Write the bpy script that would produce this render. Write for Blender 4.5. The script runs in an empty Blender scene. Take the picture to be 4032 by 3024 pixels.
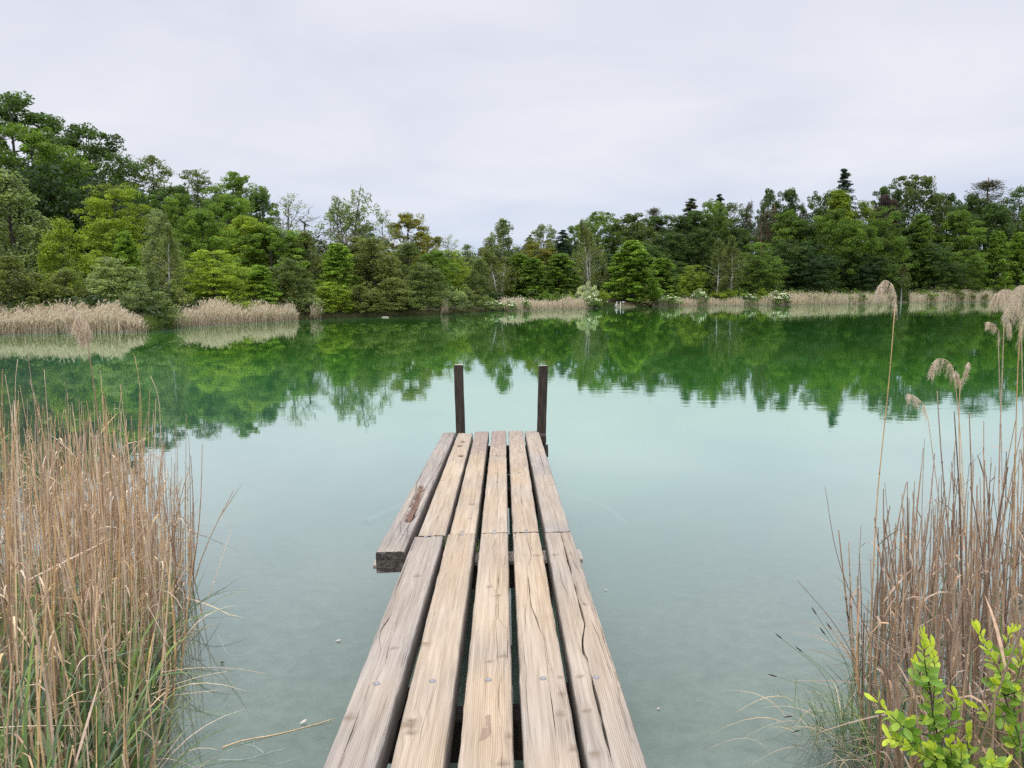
import bpy, math, random
import numpy as np

EXPOSURE = 0.0
ZENITH = 3.6
DENOISE = False
RIPPLE = 0.0012
GREEN = 2.35
FRES = [(0.0, 0.03), (0.30, 0.055), (0.50, 0.13), (0.66, 0.43), (0.79, 0.72), (0.91, 0.79), (1.0, 0.97)]
WATER_STOPS = [(0.0, (.10, .105, .088)), (.22, (.080, .125, .098)), (.45, (.062, .175, .112)), (.75, (.052, .185, .065)), (1.1, (.040, .175, .026)), (2.2, (.036, .135, .020))]

SC = bpy.context.scene
COL = SC.collection
rng = np.random.default_rng(7)
R = random.Random(11)

# ------------------------------------------------------------------ camera model (photo pixels 4032 x 3024)
PITCH = math.radians(6.8)
FPX, CXP, CYP, H = 3028.0, 2016.0, 1512.0, 2.1
CP, SP = math.cos(PITCH), math.sin(PITCH)

def ray(px, py):
    x = (px - CXP) / FPX; y = (CYP - py) / FPX
    return np.array([x, CP + y * SP, y * CP - SP])

def on_z(px, py, z=0.0):
    d = ray(px, py); t = (z - H) / d[2]
    return np.array([d[0] * t, d[1] * t, z])

def at_y(px, py, Y):
    d = ray(px, py); t = Y / d[1]
    return np.array([d[0] * t, Y, H + d[2] * t])

# ------------------------------------------------------------------ mesh helpers
def mesh(name, V, F, attrs=None, smooth=False, mi=None):
    """V (n,3); F list of index arrays, each (m,k); attrs {name: (domain, array)}"""
    V = np.asarray(V, dtype=np.float32)
    me = bpy.data.meshes.new(name)
    fl = [np.asarray(f, dtype=np.int32) for f in F if len(f)]
    me.vertices.add(len(V)); me.vertices.foreach_set('co', V.ravel())
    loops = np.concatenate([f.ravel() for f in fl])
    tot = np.concatenate([np.full(len(f), f.shape[1], dtype=np.int32) for f in fl])
    start = np.concatenate([[0], np.cumsum(tot)[:-1]]).astype(np.int32)
    me.loops.add(len(loops)); me.loops.foreach_set('vertex_index', loops)
    me.polygons.add(len(tot)); me.polygons.foreach_set('loop_start', start); me.polygons.foreach_set('loop_total', tot)
    if mi is not None:
        me.polygons.foreach_set('material_index', np.asarray(mi, dtype=np.int32))
    me.update(calc_edges=True)
    me.polygons.foreach_set('use_smooth', np.full(len(tot), bool(smooth)))
    for k, (dom, a) in (attrs or {}).items():
        at = me.attributes.new(k, 'FLOAT', dom)
        at.data.foreach_set('value', np.asarray(a, dtype=np.float32).ravel())
    me.validate()
    return me

def obj(name, me, mat=None, parent=None, loc=None):
    o = bpy.data.objects.new(name, me)
    COL.objects.link(o)
    if mat is not None:
        mats = mat if isinstance(mat, (list, tuple)) else [mat]
        for m in mats:
            me.materials.append(m)
    if parent is not None: o.parent = parent
    if loc is not None: o.location = loc
    return o

def tag(o, label, cat=None, group=None, kind=None):
    if label: o['label'] = label
    if cat: o['category'] = cat
    if group: o['group'] = group
    if kind: o['kind'] = kind
    return o

def empty(name, loc, label, cat, group=None):
    o = bpy.data.objects.new(name, None); COL.objects.link(o)
    o.location = loc; o.empty_display_size = 0.2
    return tag(o, label, cat, group)

class MB:
    """collects verts / faces / per-face tint"""
    def __init__(s): s.V = []; s.Q = []; s.T = []; s.tq = []; s.tt = []; s.n = 0
    def add(s, V, Q=None, T=None, tint=0.5):
        V = np.asarray(V, float)
        if Q is not None and len(Q):
            s.Q.append(np.asarray(Q) + s.n); s.tq.append(np.broadcast_to(np.asarray(tint, float), (len(Q),)))
        if T is not None and len(T):
            s.T.append(np.asarray(T) + s.n); s.tt.append(np.broadcast_to(np.asarray(tint, float), (len(T),)))
        s.V.append(V); s.n += len(V)
    def tube(s, P, rad, k=5, tint=0.5, cap=True):
        P = np.asarray(P, float); n = len(P)
        rad = np.broadcast_to(np.asarray(rad, float), (n,))
        d = np.gradient(P, axis=0); d /= np.linalg.norm(d, axis=1)[:, None] + 1e-9
        ref = np.array([0.31, 0.95, 0.05]) if abs(d[0][2]) > 0.7 else np.array([0.02, 0.03, 1.0])
        a = np.cross(d, ref); a /= np.linalg.norm(a, axis=1)[:, None] + 1e-9
        b = np.cross(d, a)
        th = np.arange(k) / k * 2 * np.pi
        V = P[:, None, :] + rad[:, None, None] * (np.cos(th)[None, :, None] * a[:, None, :] + np.sin(th)[None, :, None] * b[:, None, :])
        i = np.arange(n - 1)[:, None] * k; j = np.arange(k)[None, :]; j2 = (j + 1) % k
        Q = np.stack([i + j, i + j2, i + k + j2, i + k + j], -1).reshape(-1, 4)
        VV = V.reshape(-1, 3); T = None
        if cap:
            VV = np.vstack([VV, P[-1] + d[-1] * rad[-1] * 0.5])
            e = (n - 1) * k
            T = np.array([[e + q, e + (q + 1) % k, n * k] for q in range(k)])
        s.add(VV, Q, T, tint)
    def ribbon(s, P, w, side, tint=0.5):
        """flat strip through P, half width w (per point), along the vector side"""
        P = np.asarray(P, float); n = len(P)
        w = np.broadcast_to(np.asarray(w, float), (n,))[:, None]
        V = np.concatenate([P - side * w, P + side * w])
        i = np.arange(n - 1)
        s.add(V, np.stack([i, i + 1, i + 1 + n, i + n], -1), None, tint)
    def box(s, lo, hi, tint=0.5):
        x0, y0, z0 = lo; x1, y1, z1 = hi
        V = [(x0, y0, z0), (x1, y0, z0), (x1, y1, z0), (x0, y1, z0), (x0, y0, z1), (x1, y0, z1), (x1, y1, z1), (x0, y1, z1)]
        s.add(V, [(0, 3, 2, 1), (4, 5, 6, 7), (0, 1, 5, 4), (1, 2, 6, 5), (2, 3, 7, 6), (3, 0, 4, 7)], None, tint)
    def mesh(s, name, smooth=False):
        F = []; t = []
        if s.Q: F.append(np.concatenate(s.Q)); t.append(np.concatenate(s.tq))
        if s.T: F.append(np.concatenate(s.T)); t.append(np.concatenate(s.tt))
        return mesh(name, np.concatenate(s.V), F, {'tint': ('FACE', np.concatenate(t))}, smooth)

def norm(v):
    v = np.asarray(v, float); return v / (np.linalg.norm(v, axis=-1, keepdims=True) + 1e-9)

# ------------------------------------------------------------------ materials
class NT:
    def __init__(s, name):
        s.m = bpy.data.materials.new(name); s.m.use_nodes = True
        s.t = s.m.node_tree; s.t.nodes.clear()
        s.out = s.t.nodes.new('ShaderNodeOutputMaterial')
    def n(s, typ, ins=None, **kw):
        nd = s.t.nodes.new('ShaderNode' + typ)
        for k, v in kw.items(): setattr(nd, k, v)
        for k, v in (ins or {}).items():
            if isinstance(v, bpy.types.NodeSocket): s.t.links.new(v, nd.inputs[k])
            else: nd.inputs[k].default_value = v
        return nd
    def attr(s, name): return s.n('Attribute', attribute_name=name).outputs['Fac']
    def math(s, op, a, b=0.0, c=None):
        d = {0: a, 1: b}
        if c is not None: d[2] = c
        return s.n('Math', d, operation=op).outputs[0]
    def mix(s, f, a, b, blend='MIX'):
        nd = s.t.nodes.new('ShaderNodeMix'); nd.data_type = 'RGBA'; nd.blend_type = blend
        for k, v in ((0, f), (6, a), (7, b)):
            if isinstance(v, bpy.types.NodeSocket): s.t.links.new(v, nd.inputs[k])
            else: nd.inputs[k].default_value = (*v, 1.0) if isinstance(v, tuple) and len(v) == 3 else v
        return nd.outputs[2]
    def mapr(s, v, a, b, c=0.0, d=1.0, smooth=False):
        nd = s.n('MapRange', {0: v, 1: a, 2: b, 3: c, 4: d})
        if smooth: nd.interpolation_type = 'SMOOTHSTEP'
        return nd.outputs[0]
    def noise(s, vec, scale, detail=3.0, rough=0.55, dist=0.0):
        return s.n('TexNoise', {'Vector': vec, 'Scale': scale, 'Detail': detail, 'Roughness': rough, 'Distortion': dist}).outputs['Fac']
    def vmul(s, v, xyz):
        return s.n('VectorMath', {0: v, 1: xyz}, operation='MULTIPLY').outputs[0]
    def finish(s, sh): s.t.links.new(sh, s.out.inputs['Surface']); return s.m

def leaf_material(name, trans=0.3, var=0.55, gloss=0.25):
    q = NT(name)
    col = q.n('ObjectInfo').outputs['Color']
    t = q.attr('tint')
    br = q.mapr(t, 0, 1, 1 - var, 1 + var)
    c = q.mix(1.0, col, q.n('CombineColor', {0: br, 1: br, 2: br}).outputs[0], 'MULTIPLY')
    c = q.mix(q.mapr(t, 0.6, 1.0, 0, 0.30), c, q.mix(1.0, c, (1.35, 1.12, 0.55), 'MULTIPLY'))
    p = q.n('BsdfPrincipled', {'Base Color': c, 'Roughness': 0.55, 'Specular IOR Level': gloss})
    tr = q.n('BsdfTranslucent', {'Color': q.mix(1.0, c, (1.25, 1.3, 0.6), 'MULTIPLY')})
    mx = q.n('MixShader', {0: trans, 1: p.outputs[0], 2: tr.outputs[0]})
    return q.finish(mx.outputs[0])

def simple_material(name, c0, c1, scale=8.0, rough=0.85, stretch=(1, 1, 1), bump=0.3, use_tint=False, spec=0.3, coord='Object'):
    q = NT(name)
    vec = q.vmul(q.n('TexCoord').outputs[coord], stretch)
    f = q.noise(vec, scale, 4.0, 0.6)
    f = q.mapr(f, 0.3, 0.7)
    c = q.mix(f, c0, c1)
    if use_tint:
        t = q.attr('tint'); b = q.mapr(t, 0, 1, 0.45, 1.5)
        c = q.mix(1.0, c, q.n('CombineColor', {0: b, 1: b, 2: b}).outputs[0], 'MULTIPLY')
    p = q.n('BsdfPrincipled', {'Base Color': c, 'Roughness': rough, 'Specular IOR Level': spec})
    if bump:
        bm = q.n('Bump', {'Height': f, 'Strength': bump, 'Distance': 0.02})
        q.t.links.new(bm.outputs[0], p.inputs['Normal'])
    return q.finish(p.outputs[0])

def reed_material(name, cols, trans=0.2):
    """dry stems: colour picked along a ramp by the face tint and the object's random number"""
    q = NT(name)
    t = q.attr('tint'); r = q.n('ObjectInfo').outputs['Random']
    f = q.math('FRACT', q.math('ADD', t, q.math('MULTIPLY', r, 0.83)))
    ramp = q.n('ValToRGB', {0: f}); cr = ramp.color_ramp
    for i, c in enumerate(cols):
        pos = i / (len(cols) - 1)
        el = cr.elements[i] if i < 2 else cr.elements.new(pos)
        el.position = pos; el.color = (*c, 1)
    pos = q.n('NewGeometry').outputs['Position']
    nz = q.noise(q.vmul(pos, (60, 60, 9)), 1.0, 2.0)
    b = q.mapr(nz, 0.25, 0.75, 0.72, 1.22)
    c = q.mix(1.0, ramp.outputs[0], q.n('CombineColor', {0: b, 1: b, 2: b}).outputs[0], 'MULTIPLY')
    p = q.n('BsdfPrincipled', {'Base Color': c, 'Roughness': 0.6, 'Specular IOR Level': 0.35})
    tr = q.n('BsdfTranslucent', {'Color': c})
    return q.finish(q.n('MixShader', {0: trans, 1: p.outputs[0], 2: tr.outputs[0]}).outputs[0])

M_LEAF = leaf_material('leaf', trans=0.42)
M_NEEDLE = leaf_material('needle', trans=0.1, var=0.45)
M_BARK = simple_material('bark', (0.045, 0.038, 0.03), (0.12, 0.105, 0.085), 3.0, 0.95, (1, 1, 0.25))
M_PALEBARK = simple_material('pale_bark', (0.16, 0.145, 0.12), (0.30, 0.28, 0.24), 3.0, 0.95, (1, 1, 0.3))
M_BIRCH = simple_material('birch_bark', (0.28, 0.27, 0.24), (0.80, 0.78, 0.72), 5.0, 0.8, (1, 1, 2.5))
M_PINE = simple_material('pine_bark', (0.16, 0.075, 0.045), (0.32, 0.16, 0.09), 3.0, 0.95, (1, 1, 0.3))
M_FLOWER = simple_material('elder_flower', (0.56, 0.58, 0.36), (0.80, 0.80, 0.60), 6.0, 0.8, bump=0)
M_FARREED = reed_material('far_reed', [(0.60, 0.50, 0.34), (0.75, 0.65, 0.47), (0.67, 0.57, 0.41), (0.44, 0.35, 0.22), (0.78, 0.69, 0.52)], 0.25)
M_FARBASE = reed_material('far_reed_base', [(0.22, 0.135, 0.08), (0.34, 0.23, 0.14), (0.13, 0.17, 0.05), (0.42, 0.30, 0.20)], 0.15)
M_REED = reed_material('dry_reed', [(0.62, 0.41, 0.22), (0.78, 0.61, 0.39), (0.34, 0.21, 0.13), (0.60, 0.50, 0.39), (0.74, 0.50, 0.23), (0.28, 0.175, 0.115), (0.74, 0.59, 0.42), (0.50, 0.37, 0.28)], 0.12)
M_REEDDARK = reed_material('dark_reed', [(0.31, 0.21, 0.14), (0.50, 0.37, 0.26), (0.20, 0.135, 0.10), (0.38, 0.29, 0.225), (0.52, 0.33, 0.18), (0.16, 0.11, 0.088)], 0.1)
M_BLADE = reed_material('sedge_blade', [(0.085, 0.145, 0.075), (0.15, 0.25, 0.05), (0.13, 0.19, 0.125), (0.25, 0.36, 0.08), (0.08, 0.13, 0.085), (0.33, 0.32, 0.15)], 0.3)
M_FLUFF = reed_material('plume_fluff', [(0.68, 0.57, 0.42), (0.82, 0.73, 0.59), (0.58, 0.46, 0.32), (0.75, 0.66, 0.52)], 0.35)
M_WHITE = simple_material('white_paint', (0.72, 0.71, 0.68), (0.82, 0.81, 0.79), 6.0, 0.5, bump=0.05)

# ------------------------------------------------------------------ camera, light, sky
cam = bpy.data.cameras.new('camera'); cam_o = bpy.data.objects.new('camera', cam); COL.objects.link(cam_o)
cam_o.location = (0, 0, H); cam_o.rotation_euler = (math.pi / 2 - PITCH, 0, 0)
cam.sensor_width = 36.0; cam.lens = 36.0 * FPX / 4032.0; cam.clip_start = 0.05; cam.clip_end = 5000
SC.camera = cam_o
SUN_EL, SUN_AZ = math.radians(58), math.radians(205)      # azimuth clockwise from +Y: high, behind and to the left
sun = bpy.data.lights.new('sun', 'SUN'); sun.energy = 1.5; sun.angle = math.radians(16); sun.color = (1.0, 0.96, 0.90)
sun_o = bpy.data.objects.new('sun', sun); COL.objects.link(sun_o)
sun_o.rotation_euler = (math.pi / 2 - SUN_EL, 0, math.pi - SUN_AZ)
SC.view_settings.view_transform = 'Standard'; SC.view_settings.look = 'None'
SC.view_settings.exposure = EXPOSURE; SC.view_settings.gamma = 1.0
SC.render.filter_size = 1.25
SC.cycles.max_bounces = 8; SC.cycles.diffuse_bounces = 6; SC.cycles.glossy_bounces = 3; SC.cycles.transmission_bounces = 4
SC.cycles.transparent_max_bounces = 8; SC.cycles.caustics_reflective = False; SC.cycles.caustics_refractive = False
SC.cycles.use_denoising = DENOISE

W = bpy.data.worlds.new('World'); SC.world = W; W.use_nodes = True
wt = W.node_tree; wt.nodes.clear()
class WN(NT):
    def __init__(s, t):
        s.t = t; s.out = t.nodes.new('ShaderNodeOutputWorld')
q = WN(wt)
gen = q.n('TexCoord').outputs['Generated']
sky = q.n('TexSky', sky_type='NISHITA', sun_disc=False, sun_elevation=SUN_EL, sun_rotation=SUN_AZ)
sep = q.n('SeparateXYZ', {0: gen})
zz = q.math('MAXIMUM', sep.outputs[2], 0.0)
# flat cloud deck: project the view direction on a plane overhead so clouds shrink towards the horizon
den = q.math('ADD', zz, 0.16)
pv = q.n('CombineXYZ', {0: q.math('DIVIDE', sep.outputs[0], den), 1: q.math('DIVIDE', sep.outputs[1], den), 2: 0.0}).outputs[0]
n1 = q.noise(pv, 1.1, 5.0, 0.55, 0.4)
n2 = q.noise(q.vmul(pv, (1.0, 1.0, 1.0)), 0.45, 3.0, 0.5, 0.2)
cl = q.math('ADD', q.math('MULTIPLY', n1, 0.5), q.math('MULTIPLY', n2, 0.5))
cl = q.mapr(cl, 0.40, 0.60)
white = q.mix(cl, (7.35, 7.65, 8.75), (8.8, 8.9, 9.55))
lowblue = q.mix(cl, (6.1, 7.1, 9.0), (7.6, 8.1, 9.2))
cloud = q.mix(q.mapr(zz, 0.05, 0.17, 0, 1, True), lowblue, white)
boost = q.mapr(zz, 0.42, 0.92, 1.0, ZENITH, True)
cloud = q.mix(1.0, cloud, q.n('CombineColor', {0: boost, 1: boost, 2: boost}).outputs[0], 'MULTIPLY')
col = q.mix(0.94, sky.outputs[0], cloud)
bg = q.n('Background', {'Color': col, 'Strength': 0.1})
q.t.links.new(bg.outputs[0], q.out.inputs['Surface'])

# ------------------------------------------------------------------ shoreline, ground, water
SHPX = [(-300, 1325), (0, 1316), (250, 1311), (580, 1306), (690, 1288), (1165, 1262), (1210, 1258), (1370, 1252), (1570, 1247), (1730, 1240),
        (1915, 1226), (2150, 1219), (2425, 1211), (2590, 1206), (2920, 1202), (3300, 1198), (3640, 1190), (4032, 1185), (4400, 1182)]
FAR = [on_z(x, y)[:2] for x, y in SHPX]
SHX = np.array([p[0] for p in SHPX], float); SHY = np.array([p[1] for p in SHPX], float)
NEAR = [(215, 140), (170, 60), (90, 20), (30, 8), (10, 5.6), (4.6, 4.7), (2.7, 4.05), (1.8, 3.2), (1.3, 2.4), (0.3, 2.0), (-1.1, 1.95),
        (-1.5, 2.9), (-1.85, 3.7), (-2.7, 4.7), (-4.3, 6.0), (-8, 9), (-15, 15), (-24, 25)]
POLY = np.array([*FAR, *NEAR], float)

def shore_sd(x, y):
    """signed distance to the lake outline, positive on land"""
    P = np.stack([np.ravel(x), np.ravel(y)], 1).astype(float)
    A = POLY; B = np.roll(POLY, -1, 0)
    best = np.full(len(P), 1e9); ins = np.zeros(len(P), bool)
    for a, b in zip(A, B):
        ab = b - a; t = np.clip(((P - a) @ ab) / (ab @ ab), 0, 1)
        d = np.hypot(*(P - (a + t[:, None] * ab)).T); best = np.minimum(best, d)
        c = ((a[1] > P[:, 1]) != (b[1] > P[:, 1]))
        with np.errstate(divide='ignore', invalid='ignore'):
            xi = (b[0] - a[0]) * (P[:, 1] - a[1]) / (b[1] - a[1]) + a[0]
        ins ^= c & (P[:, 0] < xi)
    return np.where(ins, -best, best).reshape(np.shape(x))

def depth_of(d, y):
    w = np.clip((y - 25) / 30, 0, 1)
    near = 0.07 + 0.085 * d; far = 0.25 + 0.5 * d
    return np.minimum(near * (1 - w) + far * w, 3.0)

def ground_z(x, y, sd=None):
    x = np.asarray(x, float); y = np.asarray(y, float)
    d = shore_sd(x, y) if sd is None else sd
    land = np.maximum(d, 0)
    farw = np.clip((y - 20) / 15, 0, 1)
    left = np.clip((30 - x) / 60, 0, 1)
    slope = 0.05 + 0.06 * left
    hill = np.minimum(slope * np.maximum(land - 7, 0), 11) * farw
    bump = 0.05 * np.sin(x * 1.7 + 1.3 * np.sin(y * 0.9)) * np.cos(y * 1.9) * np.clip(land, 0, 1)
    zl = 0.02 + np.minimum(0.22 * land, 0.55) + hill + bump
    return np.where(d > 0, zl, -depth_of(-d, y))

def gz(x, y): return float(ground_z(np.array([x]), np.array([y]))[0])

def shore_pt(px):
    return on_z(px, float(np.interp(px, SHX, SHY)))

N = 330; u = np.linspace(-1, 1, N)
gx = 700 * np.sinh(7.2 * u) / np.sinh(7.2); gy = 700 * np.sinh(7.2 * u) / np.sinh(7.2) + 4.0
GX, GY = np.meshgrid(gx, gy)
SD = shore_sd(GX, GY); GZ = ground_z(GX, GY, SD)
idx = np.arange(N * N).reshape(N, N)
GQ = np.stack([idx[:-1, :-1], idx[:-1, 1:], idx[1:, 1:], idx[1:, :-1]], -1).reshape(-1, 4)

q = NT('ground_soil')
pos = q.n('NewGeometry').outputs['Position']
zc = q.n('SeparateXYZ', {0: pos}).outputs[2]
nA = q.noise(pos, 0.9, 5.0, 0.6); nB = q.noise(pos, 9.0, 4.0, 0.65)
soil = q.mix(nB, (0.05, 0.035, 0.022), (0.16, 0.12, 0.075))
moss = q.mix(nB, (0.03, 0.05, 0.015), (0.09, 0.10, 0.035))
land = q.mix(q.mapr(nA, 0.42, 0.58), soil, moss)
bed = q.mix(q.mapr(nB, 0.3, 0.7), (0.20, 0.20, 0.165), (0.33, 0.33, 0.28))
bed = q.mix(q.mapr(zc, -0.45, -1.2, 0, 1), bed, (0.03, 0.14, 0.06))
cg = q.mix(q.mapr(zc, -0.03, 0.02), bed, land)
p = q.n('BsdfPrincipled', {'Base Color': cg, 'Roughness': 0.95, 'Specular IOR Level': 0.1})
bm = q.n('Bump', {'Height': nB, 'Strength': 0.6, 'Distance': 0.03}); q.t.links.new(bm.outputs[0], p.inputs['Normal'])
M_GROUND = q.finish(p.outputs[0])
ground = obj('ground', mesh('ground', np.stack([GX, GY, GZ], -1).reshape(-1, 3), [GQ], smooth=True), M_GROUND)
tag(ground, 'brown and mossy bank and pale silty lake bed', kind='structure')

q = NT('lake_water')
dep = q.attr('depth')
pos = q.n('NewGeometry').outputs['Position']
ramp = q.n('ValToRGB', {0: q.mapr(dep, 0.0, 2.5)}); cr = ramp.color_ramp
stops = WATER_STOPS
for i, (dp, c) in enumerate(stops):
    el = cr.elements[i] if i < 2 else cr.elements.new(dp / 2.5)
    el.position = dp / 2.5; el.color = (*c, 1)
cloudy = q.mapr(q.noise(pos, 0.35, 4.0, 0.55), 0.3, 0.7, 0.90, 1.10)
body_c = q.mix(1.0, ramp.outputs[0], q.n('CombineColor', {0: cloudy, 1: cloudy, 2: cloudy}).outputs[0], 'MULTIPLY')
body = q.n('BsdfDiffuse', {'Color': body_c})
clear = q.n('BsdfTransparent', {'Color': (0.80, 0.90, 0.86, 1)})
murk = q.n('MixShader', {0: q.mapr(dep, 0.02, 0.62, 0.15, 1.0), 1: clear.outputs[0], 2: body.outputs[0]})
w1 = q.noise(q.vmul(pos, (0.9, 2.2, 1)), 1.0, 2.0, 0.5)
w2 = q.noise(q.vmul(pos, (2.5, 6.0, 1)), 1.4, 2.0, 0.5)
patch = q.mapr(q.noise(q.vmul(pos, (0.03, 0.10, 1)), 1.0, 2.0), 0.42, 0.62, 0.35, 1.3)
hgt = q.math('MULTIPLY', q.math('ADD', w1, q.math('MULTIPLY', w2, 0.35)), patch)
bm = q.n('Bump', {'Height': hgt, 'Strength': 1.0, 'Distance': RIPPLE})
gl = q.n('BsdfAnisotropic', {'Color': (0.88, 1.0, 0.95, 1), 'Roughness': 0.02, 'Normal': bm.outputs[0]})
lw = q.n('LayerWeight', {0: 0.5})
fr = q.n('ValToRGB', {0: lw.outputs['Facing']}); cr = fr.color_ramp
for i, (a, v) in enumerate(FRES):
    el = cr.elements[i] if i < 2 else cr.elements.new(a)
    el.position = a; el.color = (v, v, v, 1)
M_WATER = q.finish(q.n('MixShader', {0: fr.outputs[0], 1: murk.outputs[0], 2: gl.outputs[0]}).outputs[0])
DEP = depth_of(np.maximum(-SD, 0), GY); DEP = np.where(SD > 0, 0, DEP)
keep = (SD.ravel()[GQ] < 0.5).any(1)
us, inv = np.unique(GQ[keep].ravel(), return_inverse=True)
WV = np.stack([GX, GY, np.zeros_like(GX)], -1).reshape(-1, 3)[us]
water = obj('water', mesh('water', WV, [inv.reshape(-1, 4)], {'depth': ('POINT', DEP.ravel()[us])}, smooth=True), M_WATER)
tag(water, 'still milky green lake water mirroring the wooded shore', kind='structure')

# ------------------------------------------------------------------ jetty
av = ray(1980, 1261.5); av /= np.linalg.norm(av)
lv = np.array([1.0, 0.0, 0.026]); lv -= av * (lv @ av); lv /= np.linalg.norm(lv)
nv = np.cross(lv, av); OV = np.array([0, 0, H - 1.38])
CAMP = np.array([0, 0, H])
def deck(px, py, off=0.0):
    d = ray(px, py); t = ((OV - nv * off - CAMP) @ nv) / (d @ nv)
    P = CAMP + d * t - OV
    return np.array([P @ lv, P @ av])
def to_deck(P):
    P = np.asarray(P, float) - OV
    return np.stack([P @ lv, P @ av, P @ nv], -1)
from mathutils import Matrix
jet = empty('jetty', (0, 0, 0), 'narrow weathered wooden jetty of long heavy beams running out over the lake', 'jetty')
jet.matrix_world = Matrix(((lv[0], av[0], nv[0], OV[0]), (lv[1], av[1], nv[1], OV[1]), (lv[2], av[2], nv[2], OV[2]), (0, 0, 0, 1)))

q = NT('weathered_wood')
gu, gv = q.attr('gu'), q.attr('gv')
rnd = q.n('ObjectInfo').outputs['Random']
sd_ = q.math('MULTIPLY', rnd, 37.0)
vec = q.n('CombineXYZ', {0: gu, 1: gv, 2: sd_}).outputs[0]
nb = q.noise(q.vmul(vec, (6, 0.9, 1)), 1.0, 3.0, 0.55)            # broad tone patches
nm = q.noise(q.vmul(vec, (70, 2.2, 1)), 1.0, 4.0, 0.6)            # streaks along the grain
nf = q.noise(q.vmul(vec, (320, 9.0, 1)), 1.0, 2.0, 0.6)           # fine fibre
wob = q.noise(q.vmul(vec, (14, 0.7, 1)), 1.0, 2.0)
ln = q.math('SINE', q.math('ADD', q.math('MULTIPLY', gu, 820.0), q.math('MULTIPLY', wob, 13.0)))
ln = q.mapr(ln, -0.2, 1.0, 0, 1)
lnamp = q.mapr(nb, 0.35, 0.65, 0.25, 1.0)
ln = q.math('MULTIPLY', ln, lnamp)
base = q.mix(q.mapr(nm, 0.3, 0.7), (0.335, 0.265, 0.185), (0.49, 0.40, 0.295))
base = q.mix(q.mapr(nb, 0.35, 0.68), base, q.mix(1.0, base, (0.98, 0.92, 0.83), 'MULTIPLY'))
gry = q.mix(q.mapr(nm, 0.28, 0.72), (0.20, 0.175, 0.15), (0.375, 0.335, 0.295))
base = q.mix(q.attr('gray'), base, gry)
base = q.mix(q.math('MULTIPLY', ln, 0.5), base, q.mix(1.0, base, (0.55, 0.47, 0.40), 'MULTIPLY'))
base = q.mix(q.mapr(nf, 0.55, 0.8, 0, 0.35), base, q.mix(1.0, base, (0.6, 0.55, 0.5), 'MULTIPLY'))
base = q.mix(q.math('MULTIPLY', q.attr('side'), 0.8), base, q.mix(nm, (0.10, 0.082, 0.066), (0.22, 0.19, 0.16)))  # beam sides darkened: weathered wood, plus shade of the gaps painted in
kn = q.attr('knot'); knn = q.math('MULTIPLY', kn, q.mapr(q.noise(vec, 160.0, 3.0), 0.3, 0.65, 0.55, 1.0))
base = q.mix(knn, base, (0.17, 0.125, 0.085))
st = q.attr('stain'); sn = q.noise(vec, 45.0, 4.0, 0.6)
stm = q.mapr(q.math('ADD', st, q.math('MULTIPLY', q.math('SUBTRACT', sn, 0.5), 1.1)), 0.44, 0.56)
base = q.mix(q.math('MULTIPLY', stm, 0.62), base, (0.20, 0.13, 0.10))
wt_ = q.attr('wet'); wn = q.noise(q.vmul(vec, (1.6, 1, 1)), 13.0, 4.0, 0.6)
wm = q.mapr(q.math('ADD', q.math('MULTIPLY', wt_, 0.9), q.math('MULTIPLY', q.math('SUBTRACT', wn, 0.5), 1.6)), 0.45, 0.6)
base = q.mix(q.math('MULTIPLY', wm, 0.55), base, (0.20, 0.155, 0.15))
rt = q.attr('rot'); rn = q.noise(q.vmul(vec, (1, 0.5, 1)), 120.0, 3.0, 0.7)
base = q.mix(rt, base, q.mix(q.mapr(rn, 0.35, 0.65), (0.06, 0.032, 0.022), (0.25, 0.135, 0.09)))
p = q.n('BsdfPrincipled', {'Base Color': base, 'Roughness': 0.85, 'Specular IOR Level': 0.25})
hh = q.math('SUBTRACT', q.math('ADD', q.math('MULTIPLY', nm, 0.7), q.math('MULTIPLY', nf, 0.35)), q.math('MULTIPLY', ln, 0.35))
hh = q.math('ADD', hh, q.math('MULTIPLY', rn, q.math('MULTIPLY', rt, 3.0)))
bm = q.n('Bump', {'Height': hh, 'Strength': 0.75, 'Distance': 0.003}); q.t.links.new(bm.outputs[0], p.inputs['Normal'])
M_WOOD = q.finish(p.outputs[0])
M_ENDWOOD = simple_material('end_grain', (0.035, 0.03, 0.026), (0.13, 0.115, 0.10), 26.0, 0.95, (1, 1, 1), 0.6)
M_DARKWOOD = simple_material('dark_wood', (0.020, 0.015, 0.012), (0.068, 0.052, 0.042), 5.0, 0.9, (9, 9, 0.8), 0.5)
M_PLANKEND = simple_material('bleached_plank', (0.30, 0.25, 0.20), (0.48, 0.42, 0.36), 6.0, 0.9, (1, 9, 9), 0.4)
M_BOLT = simple_material('zinc', (0.16, 0.155, 0.165), (0.27, 0.26, 0.27), 60.0, 0.5, bump=0.1, spec=0.6)
M_POSTTOP = simple_material('post_top', (0.36, 0.33, 0.29), (0.52, 0.48, 0.43), 30.0, 0.9)

c6 = lambda x, y: (1200 + x / 1.58, 2124 + y / 1.58)
c5 = lambda x, y: (1400 + x / 1.843, 1400 + y / 1.843)
TH = 0.128

def vnoise(n, seed, step):
    r = np.random.default_rng(seed); k = max(4, int(n / step) + 4)
    return np.interp(np.arange(n) / step, np.arange(k), r.normal(size=k))

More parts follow.
